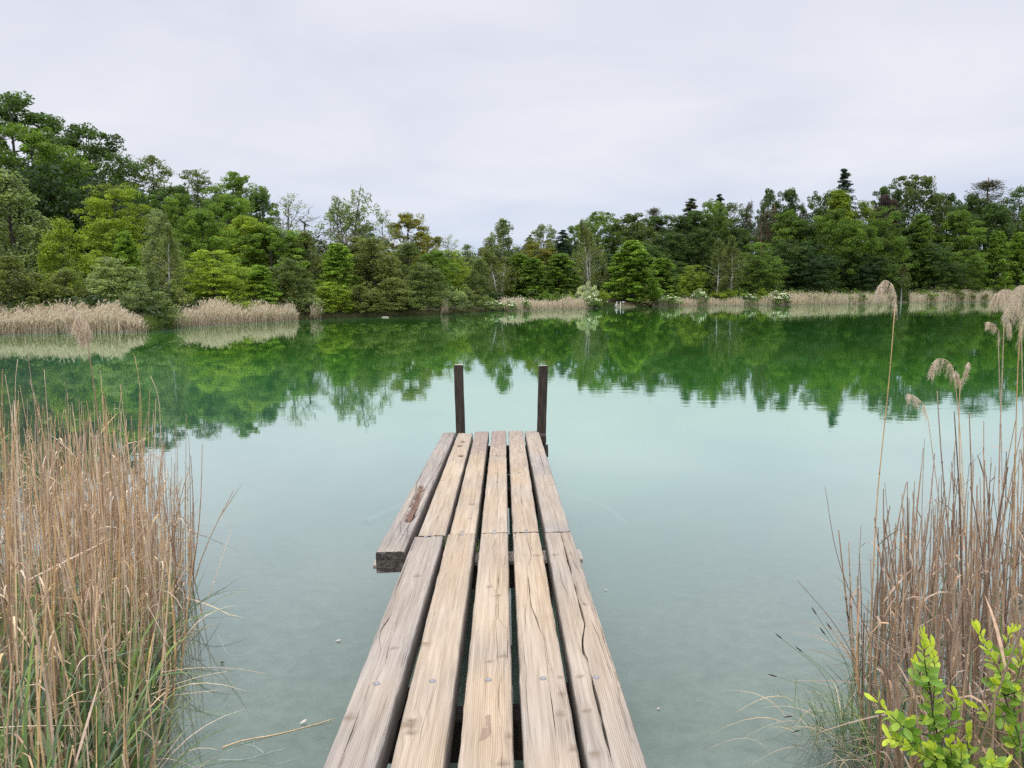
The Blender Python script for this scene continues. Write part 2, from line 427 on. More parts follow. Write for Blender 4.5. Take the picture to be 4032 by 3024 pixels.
def beam(name, near, far, s0, step, cracks, knots, gray, seed, rots=(), stains=(), wet=0.0, label=None, edge_gray=0.25, rotline=False):
    """near/far: ((left px), (right px)) corners on the deck plane; s0: where the beam starts along the axis (None: at near)"""
    r = np.random.default_rng(seed)
    nl, nr, fl, fr_ = deck(*near[0]), deck(*near[1]), deck(*far[0]), deck(*far[1])
    sN = (nl[1] + nr[1]) / 2; sF = (fl[1] + fr_[1]) / 2
    if s0 is None: s0 = sN
    if s0 < 2.0:
        ss = np.concatenate([np.arange(s0, 2.2, 0.12), np.arange(2.2, sF, step), [sF]])
    else:
        ss = np.concatenate([np.arange(s0, sF, step), [sF]])
    n = len(ss); k = (ss - sN) / (sF - sN)
    L = nl[0] + (fl[0] - nl[0]) * k; Rr = nr[0] + (fr_[0] - nr[0]) * k
    L = L + 0.0010 * vnoise(n, seed + 1, 5); Rr = Rr + 0.0010 * vnoise(n, seed + 2, 5)
    slant = (0.006 * r.normal())
    w = Rr - L
    # columns across the top: (position 0..1 per row, drop per row)
    cols = []
    prev = np.full(n, 0.035)
    cr = sorted(cracks, key=lambda c: c[0])
    base = [('reg', np.full(n, 0.0)), ('bev', np.full(n, 0.02))]
    lines = []
    for (f0, a, b, mm, wig) in cr:
        path = f0 + wig * np.cumsum(vnoise(n, int(seed * 7 + f0 * 991), 9)) / n * 6
        path = f0 + np.clip(path - path.mean(), -0.11, 0.11)
        kk = (ss - ss[0]) / (ss[-1] - ss[0]) if s0 >= 2.0 else np.clip((ss - 2.2) / (ss[-1] - 2.2), 0, 1)
        wid = np.clip(np.minimum((kk - a) / 0.10, (b - kk) / 0.10), 0, 1) * mm * 0.0013 * np.clip(0.75 + 0.45 * vnoise(n, int(seed * 3 + f0 * 77), 6), 0.15, 1.5)
        lines.append((path, wid))
    anchors = [np.full(n, 0.045)]
    specs = [('e', np.zeros(n)), ('t', anchors[0], np.zeros(n))]
    X = [anchors[0]]; D = [np.zeros(n)]
    for path, wid in lines:
        path = np.clip(np.maximum(path, X[-1] + 0.035), 0.08, 0.93)
        g0 = X[-1]; m = 4
        hw = wid / w / 2
        for j in range(1, m): X.append(g0 + (path - hw - g0) * j / m); D.append(np.zeros(n))
        X.append(path - hw); D.append(np.zeros(n))
        X.append(path + hw * 0.3 * np.sin(ss * 3)); D.append(np.minimum(wid * 4.0, 0.035))
        X.append(path + hw); D.append(np.zeros(n))
    g0 = X[-1]; m = 5
    for j in range(1, m): X.append(g0 + (0.955 - g0) * j / m); D.append(np.zeros(n))
    X.append(np.full(n, 0.955)); D.append(np.zeros(n))
    X = np.array(X).T; D = np.array(D).T                       # n x c
    tx = L[:, None] + X * w[:, None]
    ty = np.repeat(ss[:, None], X.shape[1], 1)
    # skew the far / near end a little so that the ends are not ruler-straight
    tz = -D + 0.0012 * np.array([vnoise(n, seed + 20 + j, 4) for j in range(X.shape[1])]).T
    rotm = np.zeros_like(tx)
    RT = [(*deck(px, py), rad) for (px, py, rad) in rots]
    if rotline:
        RT = [tuple(np.array(a) * (1 - f) + np.array(b) * f) for a, b in zip(RT[:-1], RT[1:]) for f in (0, .25, .5, .75)] + RT[-1:]
    edge = 0.3 * np.array([vnoise(n, seed + 60 + j, 2) for j in range(X.shape[1])]).T
    for (cx_, cy_, rad) in RT:
        rotm = np.maximum(rotm, np.clip(1.6 + edge - np.hypot((tx - cx_) / rad, (ty - cy_) / (rad * 2.2)) * 1.1, 0, 1))
    rr = np.clip(rotm * 1.6 + 0.25 * r.normal(size=rotm.shape) * (rotm > 0), 0, 1)
    tz = tz - rr * (0.013 + 0.012 * r.random(rr.shape)) * (D == 0)
    zb = np.full(n, -TH)
    ins = 0.004
    colx = [L + ins, L, L, L + 0.0035] + [tx[:, j] for j in range(tx.shape[1])] + [Rr - 0.0035, Rr, Rr, Rr - ins]
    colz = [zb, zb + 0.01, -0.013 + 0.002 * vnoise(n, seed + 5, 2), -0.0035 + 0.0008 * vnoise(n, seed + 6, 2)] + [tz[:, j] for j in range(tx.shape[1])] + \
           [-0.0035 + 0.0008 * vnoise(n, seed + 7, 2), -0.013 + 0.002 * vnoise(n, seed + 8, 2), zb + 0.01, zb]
    CX = np.array(colx).T; CZ = np.array(colz).T; c = CX.shape[1]
    CY_ = np.repeat(ss[:, None], c, 1)
    endoff = 0.004 * r.normal(size=c)
    CY_[-1] += endoff + slant; CY_[0] += 0.004 * r.normal(size=c)
    V = np.stack([CX, CY_, CZ], -1).reshape(-1, 3)
    i = np.arange(n - 1)[:, None] * c; j = np.arange(c)[None, :]; j2 = (j + 1) % c
    Q = np.stack([i + j, i + c + j, i + c + j2, i + j2], -1).reshape(-1, 4)
    e0 = np.arange(c)[None, :]; e1 = ((n - 1) * c + np.arange(c))[::-1][None, :]
    # attributes
    x, y = V[:, 0], V[:, 1]; gu = x.copy()
    gu[np.repeat(np.arange(c)[None], n, 0).ravel() < 3] += 0.0
    gu = gu + (V[:, 2] * 0.8) * ((V[:, 2] < -0.009))
    kn = np.zeros(len(V))
    for (px, py, rad) in knots:
        cx_, cy_ = deck(px, py); dx, dy = x - cx_, y - cy_
        gu = gu - dx * 0.7 * np.exp(-(dx / (1.5 * rad)) ** 2 - (dy / (2.2 * rad)) ** 2)
        kn = np.maximum(kn, np.clip(1.6 - np.hypot(dx / rad, dy / (rad * 0.9)) * 1.1, 0, 1))
    stn = np.zeros(len(V))
    for (px, py, rad) in stains:
        cx_, cy_ = deck(px, py); stn = np.maximum(stn, np.clip(1.25 - np.hypot((x - cx_) / rad, (y - cy_) / (rad * 2.0)) * 0.7, 0, 1))
    wetv = (np.clip((y - (sF - 3.2)) / 2.6, 0, 1) * .85 + .12) * wet
    kx = np.abs((x - np.repeat(L, c)) / np.repeat(w, c) - 0.5) * 2
    gr = gray + .11 + edge_gray * np.clip(kx - 0.55, 0, 1) * 2 + 0.22 * np.repeat(vnoise(n, seed + 9, 14), c) * 0.6
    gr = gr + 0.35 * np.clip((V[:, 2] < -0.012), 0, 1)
    at = {'gu': ('POINT', gu), 'gv': ('POINT', y), 'gray': ('POINT', np.clip(gr, 0, 1)), 'knot': ('POINT', kn), 'stain': ('POINT', stn),
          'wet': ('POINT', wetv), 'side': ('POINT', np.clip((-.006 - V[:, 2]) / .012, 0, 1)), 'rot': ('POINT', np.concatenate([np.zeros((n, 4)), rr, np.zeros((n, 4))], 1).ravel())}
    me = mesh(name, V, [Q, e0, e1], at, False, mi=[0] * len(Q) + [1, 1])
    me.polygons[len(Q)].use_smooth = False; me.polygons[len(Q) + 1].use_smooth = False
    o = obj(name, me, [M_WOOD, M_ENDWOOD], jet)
    if label: o['label'] = label
    return o

Yb = 3024
FRONT = [((1266.5, Yb), (1478.5, Yb), (1631, 2112), (1746, 2111)), ((1532, Yb), (1747, Yb), (1762.5, 2105), (1872, 2103)),
         ((1801, Yb), (2023, Yb), (1893, 2100), (2000, 2099)), ((2064, Yb), (2290, Yb), (2018.6, 2098), (2124, 2097)),
         ((2315, Yb), (2554, Yb), (2146, 2097), (2251, 2095))]
REAR = [((1477.6, 2176), (1591, 2170), (1744.5, 1704), (1794.5, 1702)), ((1644, 2110), (1753, 2108), (1801.5, 1709), (1862, 1701)),
        ((1770, 2102), (1873, 2101), (1871, 1700), (1924.7, 1699)), ((1892.7, 2098), (2000, 2097), (1937, 1697), (1992.5, 1696)),
        ((2018.6, 2095), (2123, 2094), (2002, 1696), (2059, 1696)), ((2146, 2094), (2248, 2093), (2066, 1697), (2121.6, 1698))]
beams_f = [
 dict(cracks=[(.20, 0, 1, 3.0, .5), (.45, .45, .9, 1.6, .3), (.78, .6, 1, 1.2, .2)], knots=[(*c6(275, 1110), .022), (*c6(700, 228), .02), (*c6(555, 675), .016)], gray=.62,
      label='grey beam with one long crack near its outer edge'),
 dict(cracks=[(.55, .0, .35, 1.0, .3), (.3, .6, .8, .8, .3)], knots=[(*c6(650, 1150), .03), (*c6(668, 1125), .02), (*c6(745, 650), .02), (*c6(660, 1200), .02)], gray=.12),
 dict(cracks=[(.80, .0, .95, 1.6, .4), (.5, .5, .98, 1.1, .3), (.66, .1, .7, .9, .2)],
      knots=[(*c6(1232, 725), .02), (*c6(1150, 757), .012), (*c6(1150, 292), .016), (*c6(1205, 350), .014), (*c6(1235, 1395), .02), (*c6(1275, 1220), .016)], gray=.02,
      stains=[(*c6(1138, 1112), .012), (*c6(1142, 1150), .013), (*c6(1132, 1190), .015), (*c6(1112, 1225), .015), (*c6(1096, 1258), .009)],
      label='pale tan beam with a brown spill stain'),
 dict(cracks=[(.52, 0, .99, 4.2, .55), (.24, .0, .75, 1.1, .3), (.75, .2, .9, .9, .3)], knots=[(*c6(1590, 1085), .016), (*c6(1600, 965), .015), (*c6(1676, 1300), .018), (*c6(1450, 100), .018), (*c6(1590, 860), .012)], gray=.16),
 dict(cracks=[(.47, 0, 1, 7.0, .6), (.28, .5, 1, 2.4, .5), (.72, .2, .8, 1.4, .3), (.85, 0, .5, 1.0, .2)], knots=[(*c6(1750, 1065), .016), (*c6(1800, 1335), .02), (*c6(1716, 850), .014), (*c6(1740, 403), .015), (*c6(1560, 97), .018)], gray=.38,
      label='greying beam split by a wide winding crack'),
]
beams_r = [
 dict(cracks=[(.22, 0, .6, 2.4, .5), (.42, 0, .5, 2.2, .5), (.60, 0, .35, 3.2, .5), (.76, .0, .7, 2.6, .5), (.9, .3, 1, 1.2, .2)], knots=[(*c5(620, 660), .016)], gray=.85,
      rots=[(*c5(482, 945), .009), (*c5(468, 985), .015), (*c5(447, 1035), .018), (*c5(430, 1085), .022), (*c5(408, 1145), .026), (*c5(394, 1192), .020)],
      label='grey beam with a rotten red-brown hollow', rotline=True),
 dict(cracks=[(.4, .2, .5, 1.0, .3), (.7, .1, .3, .8, .3)], knots=[(*c5(620, 905), .02), (*c5(770, 895), .012)], gray=.15, wet=.15,
      rots=[(*c5(780, 625), .02), (*c5(762, 655), .022), (*c5(768, 727), .02), (*c5(820, 562), .03)], label='beam with dark charred spots at its far end'),
 dict(cracks=[(.62, 0, .85, 1.5, .5)], knots=[(*c5(905, 880), .01)], gray=.08, wet=.85, stains=[(*c5(845, 1080), .022), (*c5(828, 1183), .016)]),
 dict(cracks=[(.48, 0, .55, 2.0, .4), (.4, .55, .95, 1.6, .4)], knots=[(*c5(1020, 855), .012)], gray=.05, wet=.9, label='tan beam stained purple-grey at its far end'),
 dict(cracks=[(.55, 0, .4, 2.0, .4), (.72, .3, .8, 2.4, .5), (.35, .1, .5, 1.0, .3)], knots=[(*c5(1172, 570), .02)], gray=.16, wet=.6),
 dict(cracks=[(.5, .2, .98, 2.0, .5), (.62, .0, .3, 1.3, .3)], knots=[(*c5(1410, 855), .016), (*c5(1425, 935), .016), (*c5(1360, 650), .014)], gray=.55, wet=.2),
]
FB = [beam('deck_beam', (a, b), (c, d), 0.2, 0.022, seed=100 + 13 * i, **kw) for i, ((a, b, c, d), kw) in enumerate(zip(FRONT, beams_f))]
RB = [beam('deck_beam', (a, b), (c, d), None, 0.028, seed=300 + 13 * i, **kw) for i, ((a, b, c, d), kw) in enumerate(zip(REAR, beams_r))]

# bolts: domed heads, sub-parts of their beam
def dome_mesh(rad=0.0125, h=0.006):
    V = [(0, 0, h)]; T = []; Q = []
    for a, (rr, zz_) in enumerate([(0.5, 0.88), (0.85, 0.5), (1.0, 0.12), (1.0, -0.4)]):
        for j in range(14):
            th = j / 14 * 2 * math.pi; V.append((rad * rr * math.cos(th), rad * rr * math.sin(th), h * zz_))
    for j in range(14): T.append((0, 1 + j, 1 + (j + 1) % 14))
    for a in range(3):
        for j in range(14):
            b = 1 + a * 14; Q.append((b + j, b + 14 + j, b + 14 + (j + 1) % 14, b + (j + 1) % 14))
    return mesh('bolt', V, [np.array(T), np.array(Q)], None, True)
BM = dome_mesh(); BM.materials.append(M_BOLT)
def bolt(parent, px, py):
    t, s = deck(px, py)
    o = obj('bolt', BM, None, parent, (t, s, 0.0012)); return o
for b, p_ in zip(FB, [(447, 898), (793, 883), (1141, 875), (1483, 866), (1811, 860)]): bolt(b, *c6(*p_))
for i, p_ in ((0, (508, 1318)), (1, (772, 1303)), (2, (1006, 1295)), (3, (1238, 1293))): bolt(FB[i], *c5(*p_))
for i, p_ in ((0, (345, 1297)), (1, (545, 1296)), (2, (775, 1280)), (3, (1008, 1273)), (4, (1235, 1268)), (3, (1020, 855)), (4, (1190, 850))): bolt(RB[i], *c5(*p_))

# bearers below the deck, cross plank, piles, end posts
def local_box(name, mat, x0, x1, y0, y1, z0, z1, parent=jet, seed=0, label=None):
    r = np.random.default_rng(seed)
    ns = 24; b = MB()
    xs = np.linspace(x0, x1, ns); e = 0.006
    prof = [(y0, z0 + e), (y0 + e, z0), (y1 - e, z0), (y1, z0 + e), (y1, z1 - e), (y1 - e, z1), (y0 + e, z1), (y0, z1 - e)]
    V = np.array([[(x, y + 0.0015 * r.normal(), z + 0.0012 * r.normal()) for (y, z) in prof] for x in xs])
    i = np.arange(ns - 1)[:, None] * 8; j = np.arange(8)[None]; j2 = (j + 1) % 8
    Q = np.stack([i + j, i + j2, i + 8 + j2, i + 8 + j], -1).reshape(-1, 4)
    me = mesh(name, V.reshape(-1, 3), [Q, np.arange(8)[None, ::-1], (np.arange(8) + (ns - 1) * 8)[None]], None, False)
    o = obj(name, me, mat, parent)
    if label: o['label'] = label
    return o
def s_under(px, py, off): return deck(px, py, off)
cpA = s_under(1466, 2238, TH + 0.02); cpB = s_under(2294, 2205, TH + 0.02)
sc_ = (cpA[1] + cpB[1]) / 2
local_box('cross_plank', M_PLANKEND, cpA[0], cpB[0], sc_, sc_ + 0.20, -TH - 0.032, -TH - 0.002, seed=3)
sup = [s_under(*c6(1150, 1230), TH + .10)[1], sc_ + 0.05, s_under(*c5(1040, 1030), TH + .1)[1], s_under(*c5(1040, 800), TH + .1)[1]]
E0 = deck(1744.5, 1704); E5 = deck(2121.6, 1698); sEnd = E5[1]
xl, xr = E0[0], E5[0]
def vpile(name, x, y, ztop, w, mat, tilt=(0, 0), bottom=-2.4, seed=1, capmat=None, label=None):
    """square timber pile, vertical in the world; x, y, ztop in deck coordinates of its top"""
    r = np.random.default_rng(seed)
    top = OV + lv * x + av * y + nv * ztop
    ns = 30; zs = np.linspace(bottom, top[2], ns); e = 0.012 * w / 0.11
    pr = np.array([(-w/2+e, -w/2), (w/2-e, -w/2), (w/2, -w/2+e), (w/2, w/2-e), (w/2-e, w/2), (-w/2+e, w/2), (-w/2, w/2-e), (-w/2, -w/2+e)])
    V = []
    for z in zs:
        cx_ = top[0] + tilt[0] * (z - top[2]); cy_ = top[1] + tilt[1] * (z - top[2])
        for k, (a, b_) in enumerate(pr):
            V.append((cx_ + a + 0.0012 * r.normal(), cy_ + b_ + 0.0012 * r.normal(), z + (0.004 * r.normal() if z == zs[-1] else 0)))
    i = np.arange(ns - 1)[:, None] * 8; j = np.arange(8)[None]; j2 = (j + 1) % 8
    Q = np.stack([i + j, i + j2, i + 8 + j2, i + 8 + j], -1).reshape(-1, 4)
    me = mesh(name, to_deck(np.array(V)), [Q, (np.arange(8) + (ns - 1) * 8)[None]], None, False, mi=[0] * len(Q) + [1])
    o = obj(name, me, [mat, capmat or mat], jet)
    if label: o['label'] = label
    return o
zt = None
PY = at_y(2139, 1438, sEnd + 0.02); hL = to_deck(at_y(1805, 1435, sEnd + 0.09)); hR = to_deck(PY)
def post_at(px_t, py_t, px_b, py_b, Y, w, **kw):
    T = at_y(px_t, py_t, Y); B = at_y(px_b, py_b, Y)
    tl = to_deck(T); tx = (T[0] - B[0]) / (T[2] - B[2])
    return vpile('post', tl[0], tl[1], tl[2], w, M_DARKWOOD, (tx, 0), capmat=M_POSTTOP, **kw)
post_at(1805, 1436, 1814, 1705, sEnd + 0.07, 0.110, seed=5, label='dark square mooring post at the left of the jetty end')
post_at(2139, 1439, 2132, 1699, sEnd - 0.02, 0.110, seed=6, label='dark square mooring post at the right of the jetty end')
fL = deck(1266.5, 3024)[0] + .05; fR = deck(2554, 3024)[0] - .05
for n_, s_ in enumerate(sup):
    local_box('bearer', M_DARKWOOD, xl + 0.02 if n_ > 1 else fL, xr - 0.02 if n_ > 1 else fR, s_, s_ + 0.13, -TH - 0.20, -TH - 0.034, seed=10 + n_)
    for xx in ((xl + 0.16, xr - 0.18) if n_ else (fL + .12, fR - .12)):
        vpile('pile', xx, s_ + 0.065 + 0.13, -TH - 0.02, 0.12, M_DARKWOOD, seed=30 + n_)
tb = to_deck(at_y(2170, 1775, sEnd - 0.10))
local_box('bearer', M_DARKWOOD, xl + 0.05, deck(2153, 1700)[0], sEnd - 0.28, sEnd - 0.16, -TH - 0.15, -TH - 0.01, seed=22)
local_box('end_block', M_DARKWOOD, xr + 0.004, deck(2146, 1700)[0], sEnd - 0.30, sEnd - 0.085, -0.10, -0.012, seed=23)

# ------------------------------------------------------------------ tree prototypes
def leaves(clusters, seed, L=0.34, Wd=0.2, up=0.7, outw=0.6, rnd=0.7, hang=0.0, shell=0.5):
    """clusters: list of (centre, (rx,ry,rz), n, yaw, tint). returns V, Q, tint: rhombic leaf sprays"""
    r = np.random.default_rng(seed)
    P = []; Nn = []; Tt = []; Ctr = []
    for c, rad, n, yaw, tint in clusters:
        d = norm(r.normal(size=(n, 3))); rr = (r.random(n) ** (1 / 3)) * (1 - shell) + shell * (0.75 + 0.3 * r.random(n))
        o = d * rr[:, None] * np.array(rad)
        cy, sy = math.cos(yaw), math.sin(yaw)
        ow = np.stack([o[:, 0] * cy - o[:, 1] * sy, o[:, 0] * sy + o[:, 1] * cy, o[:, 2]], -1)
        P.append(ow + np.array(c)); Nn.append(norm(ow / np.array([max(rad[0], .05), max(rad[0], .05), max(rad[2], .05)])))
        Tt.append(np.clip(tint + 0.16 * r.normal(size=n), 0, 1))
    P = np.concatenate(P); Nn = np.concatenate(Nn); Tt = np.concatenate(Tt); n = len(P)
    nr = norm(np.array([0, 0, up]) + outw * Nn + rnd * r.normal(size=(n, 3)))
    t = r.normal(size=(n, 3)); t[:, 2] -= hang * 2.0; t = t - nr * (t * nr).sum(1)[:, None]; t = norm(t)
    b = np.cross(nr, t); s = (0.65 + 0.7 * r.random(n))[:, None]
    V = np.stack([P - t * L * .5 * s, P + b * Wd * .5 * s, P + t * L * .5 * s, P - b * Wd * .5 * s], 1).reshape(-1, 3)
    return V, np.arange(4 * n).reshape(-1, 4), Tt

def bend(p0, p1, n=6, sag=0.0, wob=0.0, r=None):
    t = np.linspace(0, 1, n)[:, None]
    P = np.array(p0) * (1 - t) + np.array(p1) * t
    P[:, 2] += sag * np.sin(np.pi * t[:, 0])
    if wob and r is not None:
        P[1:-1] += wob * r.normal(size=(n - 2, 3))
    return P

def trunk_line(h, r, lean=0.03, wob=0.12, n=10):
    z = np.linspace(0, h, n); P = np.zeros((n, 3)); P[:, 2] = z
    a = r.random() * 6.28
    P[:, 0] = lean * z * math.cos(a) + np.cumsum(r.normal(size=n)) * wob * 0.5; P[:, 1] = lean * z * math.sin(a) + np.cumsum(r.normal(size=n)) * wob * 0.5
    P[:, :2] -= P[0, :2]; P[0, 2] = -0.6
    return P

def on(P, z):
    return np.array([np.interp(z, P[:, 2], P[:, 0]), np.interp(z, P[:, 2], P[:, 1]), z])

def proto_broad(seed, h=18, w=11, clear=0.22, prof='round', ncl=190, nl=95, L=.27, Wd=.18, lobes=17, flat=.55, twig=True, crad=.85, spread=.40, tr=0.26, fill=110):
    """broadleaf tree: rounded lobes of leaf clusters at the ends of limbs"""
    r = np.random.default_rng(seed); B = MB(); cl = []
    T = trunk_line(h * .9, r); rad = np.interp(T[:, 2], [0, h * .9], [tr, 0.03]); B.tube(T, rad, 7)
    per = max(4, ncl // lobes)
    for k in range(lobes):
        f = (k + 0.5) / lobes; zt = clear + (0.93 - clear) * f ** .9
        if prof == 'round': rw = math.sin(math.pi * (0.14 + 0.74 * f)) ** .6
        elif prof == 'cone': rw = (1 - f) ** .7 * 0.95 + .10
        elif prof == 'slimfull': rw = (1 - .75 * f) * (.8 + .2 * math.sin(9 * f + k))
        elif prof == 'top': rw = math.sin(math.pi * (0.30 + 0.58 * f)) ** .7
        else: rw = (math.sin(math.pi * (0.26 + 0.66 * f))) ** .45
        a = k * 2.4 + r.normal() * .4
        lr = w / 2 * max(rw, .35) * spread * (0.8 + .45 * r.random())
        rr = max(0, w / 2 * rw * (0.80 + 0.35 * r.random()) - lr * .8)
        if f > .93: rr *= .25
        zc = h * zt
        c = on(T, min(zc, h * .88)) * [1, 1, 0] + [rr * math.cos(a), rr * math.sin(a), zc]
        s = on(T, max(h * clear * .8, zc - 0.14 * h - .25 * rr))
        B.tube(bend(s, c, 6, -.1 * rr, .12, r), np.linspace(rad[0] * .34, .03, 6), 5)
        tl = 0.5 + 0.12 * r.normal()
        for j in range(per):
            d = norm(r.normal(size=3)); d[2] = d[2] * .9 + .12
            pc = c + d * lr * np.array([1, 1, .85]) * (0.6 + .5 * r.random())
            if twig and j % 2 == 0: B.tube(bend(c * .85 + s * .15, pc, 4, 0.05, .08, r), np.linspace(.035, .012, 4), 3, cap=False)
            cr = crad * (0.6 + .7 * r.random())
            cl.append((pc, (cr, cr, cr * flat), max(6, int(nl * (.6 + .8 * r.random()))), r.random() * 6, np.clip(tl + .14 * r.normal(), .05, .95)))
    ph = r.random(4) * 6.28
    for k in range(fill):                       # clumps all over the crown so that the lobes join
        f = r.random(); z = h * (clear + (.95 - clear) * f); a = r.random() * 6.28
        if prof == 'slimfull': rw = min(1, (1.04 - f) ** .55) * (.75 + .25 * min(1, f * 5))
        else: rw = math.sin(math.pi * (.12 + .80 * f)) ** .55
        lob = 1 + .22 * math.sin(3 * a + ph[0] + 5 * f) + .16 * math.sin(5 * a + ph[1] - 9 * f) + .12 * math.sin(14 * f + ph[2] + 2 * a)
        ln = w / 2 * rw * .82 * lob * (1 - .5 * r.random() ** 2)
        e = on(T, min(z, h * .88)) * [1, 1, 0] + [ln * math.cos(a), ln * math.sin(a), z]
        cr = crad * (.55 + .6 * r.random())
        cl.append((e, (cr, cr * .85, cr * .62), int(nl * .75 * (.6 + .8 * r.random())), a, np.clip(.5 + .16 * r.normal() + .1 * math.sin(3 * a + ph[3] + 6 * f), .05, .95)))
    V, Q, t = leaves(cl, seed + 1, L, Wd, up=.45, outw=.65, rnd=.95)
    return B, V, Q, t

def proto_beech(seed, h=15, w=11, n=330, nl=72, clear=.04, L=.26, Wd=.17, flat=.42, power=.5):
    """layered crown: radially stretched, flattish sprays scattered over a lobed, rounded outline"""
    r = np.random.default_rng(seed); B = MB(); cl = []
    T = trunk_line(h * .95, r, .02, .1); rad = np.interp(T[:, 2], [0, h], [.24, .02]); B.tube(T, rad, 6)
    ph = r.random(5) * 6.28
    axs = [(0, 0, 1.0, .80)] + [(w * .24 * math.cos(ph[3] + 2.2 * m), w * .24 * math.sin(ph[3] + 2.2 * m), .66 + .25 * r.random(), .58) for m in range(3)]
    for k in range(n):
        ax = axs[int(r.choice(4, p=[.43, .19, .19, .19]))]
        f = r.random() ** .9; z = h * (clear + (.95 - clear) * f); a = r.random() * 6.28
        rw = math.sin(math.pi * (.20 + .74 * f)) ** power
        lob = 1 + .20 * math.sin(3 * a + ph[0] + 4 * f) + .15 * math.sin(5 * a + ph[1] - 8 * f) + .16 * math.sin(17 * f + ph[2] + a) * (f > .15)
        ln = w / 2 * rw * .85 * lob * (1 - .6 * r.random() ** 2)
        ln *= ax[3] * (1.0 if r.random() < .9 else 1.2); z *= ax[2]
        s = on(T, np.clip(z - .25 * ln, .2, h * .93)); e = np.array([ax[0] + s[0] + ln * math.cos(a), ax[1] + s[1] + ln * math.sin(a), z + .10 * ln])
        if k % 3 == 0: B.tube(bend(s, e, 5, .10 * ln, .05, r), np.linspace(.045, .008, 5), 3, cap=False)
        c = .55 + .45 * r.random()
        cl.append((e, (c * 1.35, c * .8, c * flat), int(nl * (.5 + .9 * r.random())), a, np.clip(.5 + .15 * r.normal() + .12 * math.sin(3 * a + ph[3] + 7 * f), .05, .95)))
    V, Q, t = leaves(cl, seed + 1, L, Wd, up=.65, outw=.5, rnd=.85, shell=.25)
    return B, V, Q, t

def proto_birch(seed, h=15, w=5.5, n=130, nl=42, clear=.2, stems=1, L=.26, Wd=.13, droop=1.0):
    r = np.random.default_rng(seed); B = MB(); cl = []
    for st in range(stems):
        T = trunk_line(h * (.97 if st == 0 else .75 + .15 * r.random()), r, .015 + .09 * (stems > 1), .07)
        ht = T[-1, 2]; rad = np.interp(T[:, 2], [0, ht], [.16, .015]); B.tube(T, rad, 7)
        for k in range(n // stems):
            f = r.random() ** .8; z = ht * (clear + (.98 - clear) * f)
            rw = w / 2 * min(1.0, (1.05 - f) * 1.5) * min(1, .45 + 1.6 * f); a = r.random() * 6.28
            ln = rw * (.25 + .8 * r.random()); s = on(T, max(z - .55 * ln - .3, ht * .12))
            e = np.array([s[0] + ln * math.cos(a), s[1] + ln * math.sin(a), z])
            if k % 2 == 0: B.tube(bend(s, e, 5, .15 * ln, .04, r), np.linspace(.035, .008, 5), 3, cap=False)
            hz = (.45 + .75 * r.random()) * droop
            cl.append((e + [0, 0, -hz * .5], (.26 + .2 * r.random(), .26 + .2 * r.random(), hz), int(nl * (.5 + r.random())), 0, np.clip(.5 + .15 * r.normal(), .05, .95)))
    V, Q, t = leaves(cl, seed + 1, L, Wd, up=.35, outw=.7, rnd=.8, hang=.8)
    return B, V, Q, t

def proto_alder(seed, h=11, w=8, n=300, nl=60, L=.20, Wd=.13, base=.02, cone=.55):
    """dense bushy tree leafed to the ground: many small clumps on rising twigs"""
    r = np.random.default_rng(seed); B = MB(); cl = []
    T = trunk_line(h * .95, r, .03, .12); rad = np.interp(T[:, 2], [0, h], [.2, .02]); B.tube(T, rad, 6)
    ph = r.random(4) * 6.28
    axs = [(0, 0, 1.0, .80)] + [(w * .24 * math.cos(ph[3] + 2.2 * m), w * .24 * math.sin(ph[3] + 2.2 * m), .66 + .25 * r.random(), .58) for m in range(3)]
    for k in range(n):
        ax = axs[int(r.choice(4, p=[.43, .19, .19, .19]))]
        f = r.random() ** .85; z = h * (base + (.98 - base) * f)
        a = r.random() * 6.28
        lob = 1 + .20 * math.sin(3 * a + ph[0] + 4 * f) + .15 * math.sin(5 * a + ph[1] - 7 * f) + .12 * math.sin(15 * f + ph[2] + a)
        rw = w / 2 * min(1.0, ((1.03 - f) ** cone)) * (.75 + .25 * math.sin(math.pi * min(1, f * 1.4 + .15))) * lob
        ln = (rw * (1 - .55 * r.random() ** 2.2)) * ax[3] * (1.0 if r.random() < .9 else 1.18)
        z *= ax[2]
        s = on(T, max(z - .5 * ln - .2, .1)); e = np.array([ax[0] + s[0] + ln * math.cos(a), ax[1] + s[1] + ln * math.sin(a), z])
        if k % 3 == 0: B.tube(bend(s, e, 4, .1 * ln, .06, r), np.linspace(.035, .008, 4), 3, cap=False)
        c = .42 + .42 * r.random()
        cl.append((e, (c * 1.15, c * .9, c * .7), int(nl * (.5 + .9 * r.random())), a, np.clip(.5 + .15 * r.normal() + .1 * math.sin(2 * a + ph[2] + 5 * f), .05, .95)))
    V, Q, t = leaves(cl, seed + 1, L, Wd, up=.8, outw=.5, rnd=.75)
    return B, V, Q, t

